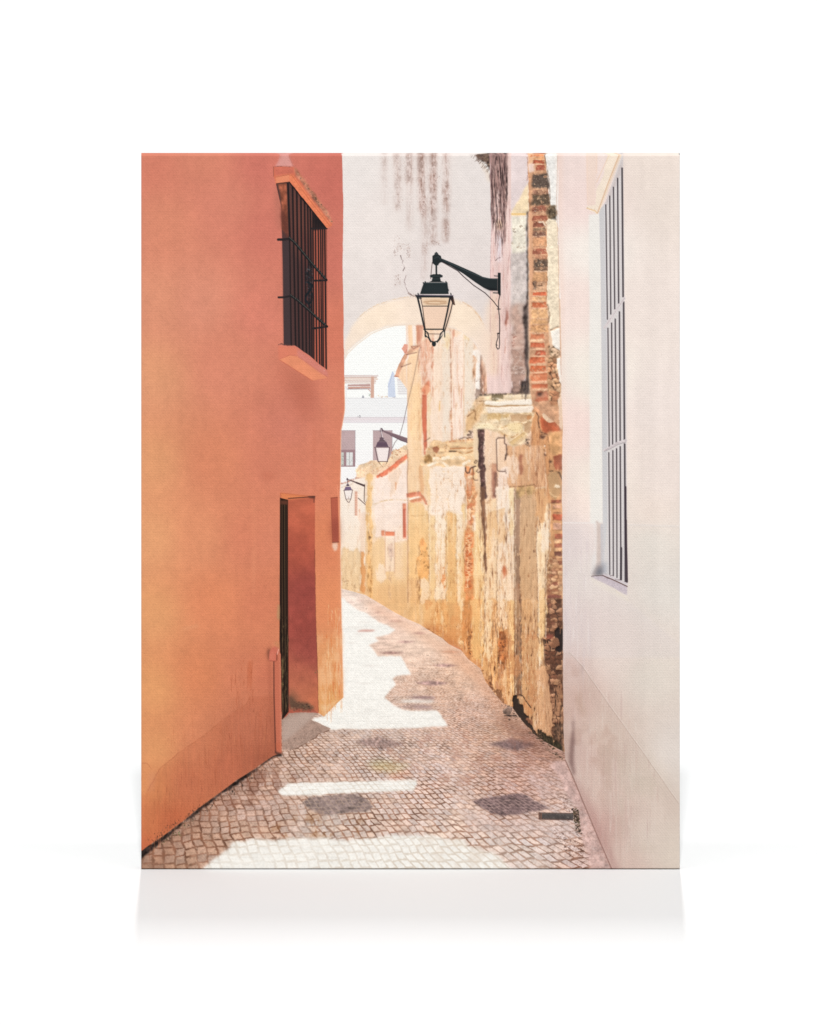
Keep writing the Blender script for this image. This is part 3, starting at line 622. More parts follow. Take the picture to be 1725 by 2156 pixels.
    flat(m, '1290,1500 1340,1490 1430,1560 1470,1620 1600,1690 1600,1770 1500,1740 1380,1700 1280,1630 1240,1600', (48, 42, 34), .9, 4, 7, 7, 127); slivers(m, '1280,1480 1480,1560 1590,1690 1400,1700', [(30, 26, 22), (80, 72, 50), (60, 54, 40)], 170, 128, 8, 34, 2.4, .8, .25)
    # ---- balcony stubs
    flat('e', '1110,1480 1320,1480 1620,1440 1640,1725 f:1640,110 f:1600,180 f:1060,190 f:1010,190 f:980,120 f:1040,60', (230, 192, 148), .97, 1.5, 4, 9, 140, [('bl3', .05), ('ho', .04)])
    for a, w, cc in (('e:1320,1490 e:1600,1465', 6, (190, 116, 76)), ('e:1330,1530 e:1610,1510', 9, (242, 210, 160)), ('e:1330,1570 e:1610,1560', 5, (176, 104, 60)), ('e:1320,1600 e:1400,1600', 5, (50, 36, 30)),
                     ('e:1400,1600 e:1480,1640 e:1600,1590', 4, (180, 116, 66)), ('e:1300,1640 e:1600,1640', 9, (246, 220, 176)), ('f:1130,110 f:1330,90 f:1480,100', 14, (250, 238, 216)), ('f:1080,180 f:1200,130 f:1320,200', 10, (250, 240, 222)),
                     ('f:1480,170 f:1545,130', 12, (248, 236, 216))):
        wob('e', a, w, cc, .85, 2, int(w * 7 + len(a)))
    specks('e', '1040,1540 1320,1480 1330,1600 1180,1725 1030,1725', [(170, 100, 60), (120, 76, 54), (246, 226, 190), (206, 140, 80), (190, 130, 50)], 90, 141, 1.2, 4)
    flat('e', '1120,1560 1160,1540 1200,1570 1180,1610 1140,1600', (150, 84, 60), .8, 2, 3); flat('f', '1020,110 1100,60 1120,130 1060,170', (180, 128, 70), .7, 3, 5, mods=[('bl3', .15)])
    specks('e', '1560,1350 1600,1350 1580,1440 1500,1460', [(70, 50, 44), (120, 80, 60)], 20, 142, 2, 5); wob('e', '1430,1460 1500,1440 1600,1440', 4, (80, 54, 48), .8, 2, 143)
    flat('f', '1600,0 1645,0 1640,330 1600,330', (240, 206, 160), .9, 2, 2, mods=[('st', .021)])
    # near balcony
    flat(g, '310,900 405,900 400,1300 420,1725 370,1725 330,1250', (78, 54, 52), .95, 1.5, 3, 8, 144, [('bl3', .12), ('st', .042)]); specks(g, '320,920 400,920 410,1700 370,1700', [(170, 130, 126), (40, 28, 30), (130, 90, 84)], 150, 145, 1.5, 4, 1.5, .7)
    flat(h, '345,0 410,0 412,400 418,600 425,1050 410,1020 385,600 365,250', (120, 84, 66), .9, 1.5, 2.5, 8, 146, [('st', .063)]); wob(h, '385,300 400,600 412,900 420,1080', 5, (90, 58, 44), .85, 1.5, 147, 2)
    wob(h, '350,150 372,400 380,640', 3, (130, 90, 60), .7, 2, 148); slivers(h, '330,0 420,0 420,1700 350,1700', [(180, 120, 80), (120, 76, 50), (250, 230, 200)], 60, 149, 20, 90, 3, .6)
    flat(g, '270,915 320,915 322,1260 280,1260', (240, 212, 176), .9, 2, 2, mods=[('st', .021)])
    flat(g, '300,560 350,515 940,500 945,730 990,720 900,900 880,1060 740,1110 680,1085 640,980 500,930 250,915 170,1000 165,930 200,760 260,650', (234, 208, 172), .98, 1, 4, 9, 150, [('bl3', .05), ('ho', .03)])
    flat(g, '300,560 380,520 400,640 330,830 200,960 170,980 200,760 260,660', (222, 184, 146), .8, 4, 4, mods=[('bl3', .09)])
    wob(g, '305,555 360,520 480,512 640,505 800,500 940,495', 9, (66, 54, 50), .8, 3, 151); flat(g, '470,520 640,515 630,560 540,580 480,560', (96, 84, 60), .75, 5, 5, 6, 152)
    for a, w, cc, s_ in (('650,545 935,525', 13, (240, 226, 200), 1), ('400,600 560,620 940,600', 17, (242, 230, 216), 2), ('420,640 560,655 700,640 930,630', 5, (184, 140, 96), 3), ('430,690 640,680 935,670', 20, (243, 230, 214), 4),
                         ('680,705 760,695 900,690', 5, (196, 140, 90), 5), ('400,735 640,745 930,735', 5, (206, 170, 120), 6), ('500,560 700,590 800,570', 7, (246, 236, 220), 7), ('690,780 880,770 935,765', 12, (200, 160, 116), 8),
                         ('440,760 560,770 640,760', 4, (150, 120, 80), 9), ('320,860 460,850 640,790', 8, (248, 232, 200), 10), ('300,900 480,895 560,920', 6, (250, 236, 208), 11), ('600,900 720,850 830,850 830,940', 5, (196, 150, 92), 12),
                         ('690,1070 860,950', 5, (206, 162, 100), 13), ('710,1080 880,970', 5, (250, 226, 176), 14), ('640,980 720,1010 800,960', 5, (190, 140, 90), 15), ('205,770 290,700 300,800', 5, (110, 70, 46), 16), ('340,590 385,590 380,640', 4, (120, 80, 50), 17)):
        wob(g, a, w, cc, .8, 2.2, 160 + s_)
    flat(g, '640,850 760,840 830,880 800,990 660,960', (238, 214, 176), .8, 6, mods=[('bl3', .06)])
    flat(g, '395,590 560,600 700,585 940,560 942,640 700,632 560,650 410,635', (246, 236, 222), .9, .8, 2); flat(g, '415,655 560,662 700,650 940,640 942,720 690,722 440,735', (242, 230, 216), .85, .8, 2)
    flat(g, '405,640 560,652 700,636 940,632 940,644 700,650 560,664 410,655', (176, 130, 86), .7, .6, 1.5); flat(g, '440,740 680,742 690,780 560,810 420,800', (206, 166, 104), .6, 3, 3)
    flat(g, '690,750 940,738 940,800 870,826 700,822', (190, 150, 112), .75, .8, 2.5); flat(g, '330,860 470,850 520,905 300,905', (248, 230, 190), .85, 1, 2); flat(g, '500,915 640,975 700,1085 640,1000 560,945', (196, 146, 92), .7, 1, 2)
    flat(g, '660,850 790,842 835,880 830,930 760,960 680,930', (244, 218, 168), .8, 1.2, 2); flat(g, '835,850 930,830 925,940 880,960 850,920', (180, 138, 100), .7, 1.5, 3); flat(g, '690,1075 850,945 880,965 720,1100', (238, 204, 146), .8, 1, 2)
    for q in range(5): stroke(g, '%d,%d %d,%d' % (690 + q * 12, 1072 + q * 8, 850 + q * 10, 950 + q * 12), 2.2, (176, 130, 80), .6)
    flat(g, '205,770 290,690 330,640 385,600 370,700 330,790 250,900 180,960 190,880', (214, 170, 120), .7, 1, 3); wob(g, '270,690 300,720 290,790 320,830', 5, (120, 84, 56), .8, 2, 190); wob(g, '345,595 385,590 380,640', 5, (110, 76, 52), .8, 2, 191)
    crack(poly(P(g, '210,560 940,510 930,1060 700,1100 500,920 180,960')), 'ws', (160, 118, 78), .05, .6, .3); crack(poly(P(g, '210,560 940,510 930,1060 700,1100 500,920 180,960')), 'bl3', (140, 100, 66), .03, .55, -.5)
    specks(g, '200,700 400,560 640,760 560,920 300,880', [(150, 110, 66), (246, 230, 190), (180, 130, 70)], 90, 170, 1.2, 4); specks(g, '640,780 940,740 900,1060 700,1080', [(150, 110, 66), (246, 226, 186), (110, 76, 50)], 60, 171, 1., 3.)
    specks(g, '870,950 920,940 920,1120 870,1110', (50, 38, 34), 18, 172, 2, 6); specks(g, '220,930 260,930 230,1010 200,1010', (60, 44, 40), 12, 173, 2, 5)
    flat(g, '880,760 940,755 940,790 890,795', (190, 126, 76), .7, 2, 3)
    sl, mm = WALL[0]; t = IMG[sl]; ex = np.clip(np.minimum(t[..., 0], t[..., 1]) - t[..., 2] - 50, 0, 80) * mm
    t[..., 2] += ex * .34; t[..., 1] -= ex * .10; t[..., 0] += ex * .10; IMG[sl] = t
    # iron hooks
    for a, w in (('625,1015 555,1015 535,1035 540,1200 545,1380 560,1398 635,1403', 3.6), ('628,980 630,1080 650,1090 655,1180 640,1260', 4)): stroke(g, a, w, (86, 64, 58), .9)
    slivers(g, '635,1080 665,1080 665,1260 640,1260', [(60, 44, 40)], 8, 175, 8, 25, 4); slivers(g, '630,1360 650,1360 650,1420 630,1420', [(80, 54, 44)], 4, 176, 8, 16, 4)
    for a, w in (('180,1358 185,1400 200,1420 225,1415 235,1370 250,1355 300,1340', 4.4), ('270,1350 268,1480 285,1500 320,1500', 2.6), ('300,1270 280,1300 300,1310 315,1280 300,1270', 2.6), ('320,1380 305,1400 330,1415 350,1395', 2.6)): stroke(g, a, w, (66, 46, 42), .9)


def draw_pillar_and_upper_ruin():
    b, c, g, i = 'bcgi'
    # pink pier beside the archway
    put(poly(P(b, '1262,22 1430,22 1432,1100 1425,1725 g:712,500 g:430,505 g:420,140 b:1265,1500 1268,900 1278,560'), .8), (228, 200, 194), 1, [('st', .017), ('stw', .02)])
    flat(b, '1240,1180 1290,1200 1300,1725 1240,1725 1180,1560', (238, 214, 196), .7, 8)
    flat(b, '1380,22 1432,22 1430,1725 1375,1725', (231, 204, 196), .7, 8, mods=[('st', .021)]); flat(b, '1270,1100 1330,1100 1330,1725 1270,1725', (238, 208, 182), .8, 10, mods=[('st', .021)])
    flat(b, '1315,540 1365,540 1365,620 1315,620', (240, 200, 160), .7, 6); flat(b, '1320,620 1360,620 1350,860 1325,860', (226, 218, 224), .8, 5)
    flat(b, '1262,22 1398,22 1396,190 1400,380 1385,500 1392,640 1380,720 1372,560 1345,470 1330,300 1305,380 1300,560 1284,560 1275,380 1268,190', (122, 92, 88), .78, 2, 4, 9, 180, [('st', .076), ('stf', .12)])
    slivers(b, '1268,22 1400,22 1400,300 1372,720 1300,560 1275,500', [(50, 38, 38), (76, 58, 58), (176, 138, 130), (214, 180, 170)], 300, 181, 20, 110, 3, .7, .03)
    slivers(b, '1270,480 1430,300 1425,1700 1270,1700', [(176, 124, 120), (200, 150, 140), (240, 216, 208), (206, 160, 150)], 170, 182, 20, 110, 2.4, .45, .03)
    flat(b, '1388,1210 1402,1215 1400,1330 1392,1390 1384,1320', (150, 84, 70), .95, 1, 3, 7, 183); wob(b, '1385,1440 1380,1560', 3, (190, 120, 96), .7, 2, 184)
    wob(b, '1308,853 1325,835 1345,828', 2.2, (70, 54, 56), .9, .5, 185); wob(b, '1272,22 1275,400 1278,600 1270,900 1268,1400', 2.6, (170, 130, 134), .6, 1.5, 186)
    # inner plaster panel
    put(poly(P(b, '1428,22 1562,22 1565,480 1545,500 1545,1180 1560,1230 1535,1725 g:880,360 820,360 800,480 712,500 b:1428,1725'), .6), (226, 210, 208), 1, [('small', .015)])
    flat(b, '1500,360 1560,255 1568,480 1545,510 1430,510 1432,480', (240, 216, 178), .95, 2, 2, mods=[('bl3', .03)]); stroke(b, '1436,495 1535,495', 8, (238, 196, 130), .8)
    flat(b, '1432,512 1545,512 1543,780 1500,815 1435,800', (236, 228, 210), .97, 2, 4, 9, 187, [('bl3', .04)]); specks(b, '1435,580 1540,580 1540,760 1435,760', [(206, 190, 170), (180, 160, 140)], 26, 188, 2, 6)
    specks(b, '1440,600 1470,600 1470,640 1440,640', (110, 90, 80), 7, 189, 2, 4)
    flat(b, '1430,800 1540,790 1545,1190 1430,1240', (208, 196, 190), .97, 4, 4, mods=[('bl3', .05), ('blot', .03)])
    flat(b, '1428,1190 1545,1190 1535,1725 1425,1725', (176, 144, 130), .95, 6, 5, mods=[('bl3', .06), ('blot', .04)])
    flat(g, '705,0 880,0 880,350 820,365 800,485 740,500 712,470', (170, 136, 122), .95, 4, 4, mods=[('bl3', .07)]); specks(g, '720,190 875,180 870,280 720,280', (214, 200, 192), 70, 190, 1.5, 4)
    specks(b, '1435,1400 1470,1400 1450,1540 1435,1540', [(140, 76, 64)], 12, 191, 2, 6); flat(b, '1480,1180 1540,1180 1535,1300 1490,1260', (196, 178, 168), .6, 5)
    crack(poly(P(b, '1430,500 1540,500 1540,1200 1430,1200')), 'ws', (170, 146, 130), .05, .35, .5); spot(poly(P(b, '1430,1190 1535,1190 1530,1725 1428,1725')), (206, 184, 172), 'ws', .8, .3, .5)
    # open joint, dark
    flat(b, '1545,480 1562,470 1566,900 1566,1500 1570,1725 g:918,500 g:700,500 g:712,465 730,480 g:800,490 g:825,362 g:878,350 b:1545,1725 1522,1290 1525,1210 1548,1170', (74, 64, 62), .97, 1, 2.5, 8, 192, [('bl3', .2)])
    stroke(b, '1556,500 1560,1100 1562,1725', 3, (150, 126, 114), .6); slivers(g, '820,360 900,360 905,495 820,495', [(34, 36, 40), (110, 90, 80)], 24, 193, 10, 40, 4)
    flat(g, '712,500 760,498 930,490 930,505 700,512', (60, 48, 46), .7, 1)
    # orange arris and the brick column
    put(poly(P(b, '1560,22 1690,22 1700,200 1725,420 1725,700 1700,1200 1725,1500 1725,1725 i:745,330 i:740,600 i:520,420 i:500,330 b:1566,1725 1566,480'), .5, 2, 8, 194), (200, 150, 116), 1, [('bl3', .06), ('fine', .04)])
    flat(b, '1560,480 1586,470 1590,900 1584,1400 1570,1500 1564,1100', (232, 176, 138), .9, 1.5, 2, mods=[('st', .025)]); flat(b, '1558,22 1600,22 1592,160 1560,180', (240, 190, 150), .9, 2, 2)
    flat(b, '1562,110 1600,100 1608,165 1566,180', (238, 214, 204), .95, 1, 2); wob(b, '1552,60 1556,180 1550,240', 3, (170, 110, 90), .7, 2, 195)
    BR = [(500, 25, 608, 58, (216, 128, 84)), (520, 60, 612, 82, (226, 160, 108)), (518, 82, 612, 110, (176, 84, 60)), (540, 118, 618, 160, (166, 84, 66)), (508, 185, 648, 300, (62, 58, 56)), (512, 306, 640, 345, (150, 110, 92)),
          (510, 345, 652, 425, (70, 62, 52)), (515, 436, 632, 478, (130, 70, 56)), (512, 486, 650, 498, (200, 150, 124)), (516, 505, 636, 548, (150, 84, 66)), (520, 552, 622, 592, (130, 74, 60)), (520, 598, 622, 625, (136, 112, 90)), (516, 630, 628, 668, (110, 74, 64)),
          (520, 672, 632, 742, (206, 150, 110)), (518, 762, 628, 802, (158, 90, 72)), (525, 810, 636, 838, (196, 140, 110)), (528, 840, 645, 905, (66, 58, 52)), (530, 905, 640, 935, (100, 76, 62)), (520, 940, 636, 1010, (206, 156, 112)), (520, 1010, 550, 1075, (110, 80, 62)), (552, 1015, 626, 1080, (206, 164, 130)),
          (512, 1092, 624, 1122, (206, 96, 64)), (512, 1128, 624, 1165, (238, 182, 132)), (510, 1168, 632, 1212, (196, 92, 56)), (505, 1222, 640, 1300, (234, 180, 126)), (500, 1300, 640, 1340, (232, 176, 120)), (500, 1345, 640, 1400, (226, 166, 112)), (500, 1412, 612, 1452, (204, 116, 80)),
          (498, 1456, 612, 1478, (240, 190, 150)), (498, 1480, 612, 1518, (200, 92, 62)), (498, 1524, 620, 1535, (240, 186, 150)), (540, 1538, 622, 1574, (180, 78, 54)), (498, 1590, 615, 1638, (200, 90, 56)), (500, 1655, 630, 1700, (204, 94, 56)), (505, 1745, 635, 1788, (206, 100, 64)), (512, 1738, 635, 1744, (238, 186, 150))]
    for k, (x0, y0, x1, y1, cc) in enumerate(BR):
        dark = sum(cc) < 260
        flat(c, '%d,%d %d,%d %d,%d %d,%d' % (x0 + 8, y0 + 2, x1 - 8, y0, x1, y1 - 2, x0, y1), cc, .97, .8 if not dark else 1.5, 2.4 if not dark else 4, 7, 200 + k, [('bl3', .07), ('fine', .06)])
        if dark: specks(c, '%d,%d %d,%d %d,%d %d,%d' % (x0 + 8, y0, x1, y0, x1, y1, x0, y1), [(120, 110, 96), (38, 36, 38), (170, 156, 140)], 70, 240 + k, 1, 3)
        elif k % 2: wob(c, '%d,%d %d,%d' % (x0 + 4, y1 + 3, x1 - 4, y1 + 2), 2.4, (110, 70, 54), .6, 1.6, 280 + k)
        if not dark and cc[0] > cc[2] + 90: wob(c, '%d,%d %d,%d' % (x0 + 6, y0 - 5, x1 - 6, y0 - 6), 5, (238, 196, 160), .8, 1.6, 320 + k)
    bm = poly(P(c, '505,22 610,22 650,240 655,420 640,520 632,700 640,900 628,1080 640,1250 645,1400 615,1500 630,1700 640,1725 i:640,330 i:510,330 c:498,1500 498,1250 512,1000 512,420'), 1)
    spot(bm, (232, 190, 150), 'ws', 1.05, .2, .6); spot(bm, (110, 66, 50), 'ws', 1.9, .2, .6); crack(bm, 'ws', (96, 62, 48), .05, .6, -.6); crack(bm, 'wv2', (90, 60, 46), .03, .5, .4)
    wob(c, '600,1345 560,1360 620,1385', 3, (90, 60, 44), .7, 2, 345); wob(c, '520,1350 545,1380', 3, (110, 70, 50), .7, 2, 346); wob(c, '515,1015 530,1045 560,1040 600,1045', 4, (60, 46, 38), .8, 2, 347)
    flat(c, '500,1745 g:935,270 g:1120,255 g:1125,365 g:940,370', (214, 116, 78), .9, 1.5, 2, mods=[('bl3', .06)]); wob(g, '935,270 1020,265 1120,258', 6, (240, 196, 160), .9, 1.5, 348); specks(g, '935,290 1020,285 1060,340 940,345', [(236, 180, 140)], 24, 349, 2, 5)
    flat(g, '940,398 1130,392 1135,440 940,450', (196, 94, 62), .97, 1, 2, mods=[('bl3', .05)]); wob(g, '940,378 1130,372', 12, (240, 196, 160), .9, 1.5, 350); wob(g, '940,465 1130,460', 10, (238, 196, 158), .9, 2, 351)
    flat(g, '950,490 1130,480 1140,560 960,570', (176, 108, 84), .9, 3, 4, mods=[('bl3', .1)]); flat(g, '1010,490 1060,495 1050,530 1015,525', (50, 34, 32), .95, 1, 3)
    flat(g, '970,560 1180,545 1160,590 1000,600 955,610', (176, 92, 66), .9, 1.5, 3, mods=[('bl3', .08)])
    # stones between brick and plaster skin
    flat(i, '635,60 720,60 745,330 740,430 655,430 640,300 636,150', (196, 150, 112), .95, 2, 4, 8, 352, [('bl3', .1)]); specks(i, '640,80 730,80 740,400 650,400', [(90, 66, 50), (226, 180, 136), (160, 96, 66), (120, 84, 60)], 120, 353, 2, 7)
    stones(poly(P(i, '640,62 722,62 742,330 740,425 655,428 640,300 638,150'), 1, 2, 8, 13), 26, 22, [(206, 160, 120), (180, 120, 88), (224, 184, 144), (160, 110, 80), (214, 150, 110)], (74, 54, 42), .16, .85, 14, .1)
    for a in ('640,100 690,140 700,200', '660,150 650,190 700,170', '645,220 690,240 715,300', '650,290 700,300 720,340', '655,330 690,350 715,330'): wob(i, a, 4, (84, 62, 50), .55, 2.5, 354)
    specks(c, '640,1510 735,1510 735,1600 650,1600', [(150, 120, 90), (60, 50, 40), (206, 176, 140)], 46, 355, 2, 7); wob(c, '650,1530 680,1512 720,1540 730,1575 690,1595 655,1570 650,1530', 5, (96, 76, 60), .55, 2.5, 356)
    flat(c, '640,430 700,420 708,500 700,545 640,530 625,480', (100, 84, 66), .95, 2, 5, 6, 357, [('bl3', .2)]); specks(c, '630,430 705,430 705,560 640,560', [(50, 42, 36), (170, 150, 120), (120, 96, 70)], 70, 358, 1.5, 5)
    # plaster skin
    put(poly(P(c, '610,22 712,22 708,120 704,415 690,420 655,410 645,240 628,150'), .8, 2, 10, 359), (232, 229, 224), 1, [('fine', .02), ('bl3', .02)]); wob(c, '612,40 630,150 648,250 654,410', 4, (110, 90, 78), .7, 2, 360)
    put(poly(P(c, '620,560 640,530 700,545 712,600 722,900 730,1350 650,1385 645,1250 625,1180 630,1050 640,900 628,760 632,640'), .8, 3, 9, 361), (234, 218, 192), 1, [('bl3', .03), ('fine', .03)])
    wob(c, '570,560 600,555 620,600', 7, (236, 220, 196), .9, 3, 362); wob(c, '655,1385 700,1360 730,1358', 4, (120, 96, 76), .8, 2, 363); wob(c, '632,1190 648,1270 640,1340', 6, (110, 80, 60), .7, 3, 364)
    put(poly(P(c, '655,1390 728,1365 735,1540 700,1520 675,1490'), .8, 2, 9, 365), (240, 234, 224), 1, [('fine', .02)]); put(poly(P(i, '705,70 735,60 740,260 730,240 712,160'), .8, 2, 9, 366), (240, 236, 228))
    flat(i, '722,340 748,330 750,600 738,620 722,560', (232, 208, 184), .9, 1.5, 3, 7, 367)


def draw_archway():
    b, e = 'be'
    m0 = P(b, '128,10 1138,10 1180,80 1250,150 1268,190 1275,400 1284,560 1272,900 1268,1350 1275,1500 1330,1725 1250,1725 1230,1640 1190,1550 1130,1460 1050,1400 980,1370 860,1345 740,1341 600,1343 480,1355 350,1400 250,1480 180,1540 155,1600 150,1750 120,1750')
    base = field([(1400, 640, (228, 221, 220)), (1400, 1300, (224, 215, 213)), (1700, 640, (230, 220, 218)), (1700, 1100, (224, 214, 213)), (1900, 700, (227, 219, 218)), (1900, 1150, (224, 214, 213)), (1550, 900, (227, 218, 216))])
    base = base * np.array([1.005, 1.003, .988], np.float32)
    put(poly(m0, .5), base, 1, [('cloud', .008), ('small', .006)])
    # soffit
    sof = field([(1400, 1400, (236, 212, 190)), (1500, 1250, (243, 216, 182)), (1650, 1220, (238, 212, 188)), (1850, 1260, (244, 216, 180)), (1930, 1380, (240, 212, 192)), (1980, 1500, (238, 210, 194))])
    put(poly(P(b, '148,1560 158,1470 200,1370 290,1260 400,1190 520,1150 650,1130 700,1128 900,1128 1000,1148 1080,1180 1140,1220 1180,1270 1222,1345 1262,1450 1290,1560 1330,1725 1250,1725 1230,1640 1190,1550 1130,1460 1050,1400 980,1370 860,1345 740,1341 600,1343 480,1355 350,1400 250,1480 180,1540 155,1600'), 3.5, 1.5, 12, 400), sof * .4 + np.array([246, 229, 212], np.float32) * .6, .92, [('cloud', .01), ('small', .008)])
    wob(b, '250,1300 320,1235 400,1190 520,1150 640,1130', 3, (222, 180, 130), .6, 2, 401); wob(b, '1060,1172 1130,1212 1180,1275 1222,1345', 5, (214, 160, 110), .55, 2, 402)
    stroke('e', '118,540 145,480 260,370 420,250 560,190 700,152 830,146', 3, (226, 196, 170), .6)
    # weather streaks
    for x, y0, y1, a, w in ((455, 22, 230, .38, 10), (460, 230, 420, .15, 12), (553, 22, 220, .5, 15), (560, 200, 470, .38, 15), (646, 22, 260, .75, 15), (650, 240, 620, .28, 12), (742, 22, 480, .85, 17), (760, 380, 520, .7, 12), (765, 500, 990, .28, 14), (832, 22, 240, .75, 16), (830, 200, 460, .95, 15), (832, 440, 720, .45, 18), (930, 22, 300, .5, 14), (930, 280, 480, .6, 16), (925, 540, 700, .5, 14), (932, 22, 720, .2, 10)):
        mk = poly(P(b, '%d,%d %d,%d %d,%d %d,%d' % (x - w, y0, x + w, y0, x + w * .7, y1, x - w * .7, y1)), 7)
        put(mk, (190, 150, 138), a * .6); spot(mk, (136, 98, 84), 'wv2', -.8, 2.0, a * .95); spot(mk, (92, 64, 54), 'small', .1, 1.5, a * .75); spot(mk, (84, 60, 52), 'fine', .6, .8, a * .5)
    for x, y, rx, ry, n, s in ((850, 200, 40, 60, 30, 1), (570, 400, 30, 60, 20, 2), (600, 745, 50, 25, 40, 3), (645, 790, 16, 40, 26, 4), (765, 770, 22, 40, 26, 5), (850, 715, 34, 22, 30, 6), (558, 1000, 26, 46, 46, 7), (930, 600, 20, 60, 30, 8), (550, 690, 30, 60, 16, 9), (830, 730, 60, 20, 16, 10), (600, 140, 60, 50, 16, 11), (760, 430, 16, 90, 34, 12), (545, 790, 18, 30, 14, 13)):
        specks(b, '%d,%d %d,%d %d,%d %d,%d' % (x - rx, y - ry, x + rx, y - ry, x + rx, y + ry, x - rx, y + ry), [(130, 90, 74), (90, 64, 60), (170, 130, 116)], n * 2, 410 + s, .8, 2.6, 1.2, .4)
    wob(b, '580,812 590,840 602,850 595,870 612,905 600,930', 3, (84, 60, 60), .85, 2, 430); wob(b, '625,965 612,1010 622,1060 640,1095 665,1110', 2.4, (120, 96, 96), .7, 2, 431)
    wob(b, '640,1100 665,1115 700,1125', 4, (100, 70, 60), .6, 2, 432); specks(b, '640,1095 700,1100 700,1145 650,1140', [(120, 80, 66)], 18, 433, 1, 3)
    for x in (1150, 1160, 980, 1010): specks(b, '%d,370 %d,370 %d,460 %d,460' % (x, x + 30, x + 30, x), (200, 180, 178), 5, 440 + x, .8, 2)
    flat(b, '1175,60 1250,150 1278,240 1262,260 1200,130', (232, 214, 196), .6, 4, 3)
    # dead roots hanging at the top
    flat(b, '1138,10 1400,10 1396,60 1330,120 1285,150 1262,150 1235,110 1180,75 1150,45', (86, 68, 60), .95, 1.5, 4, 7, 434, [('bl3', .2)])
    specks(b, '1145,22 1330,22 1280,150 1240,120', [(46, 36, 34), (130, 110, 90), (100, 76, 64), (160, 130, 110)], 130, 435, 1.5, 6)
    rr = np.random.RandomState(5)
    for q in range(34):
        x = 1140 + rr.rand() * 130; y = 30 + (x - 1140) * .95 + rr.uniform(-6, 6)
        stroke(b, '%d,%d %d,%d' % (x, y, x - rr.uniform(4, 26), y + rr.uniform(6, 30)), 1.8, (90, 70, 60), .7)


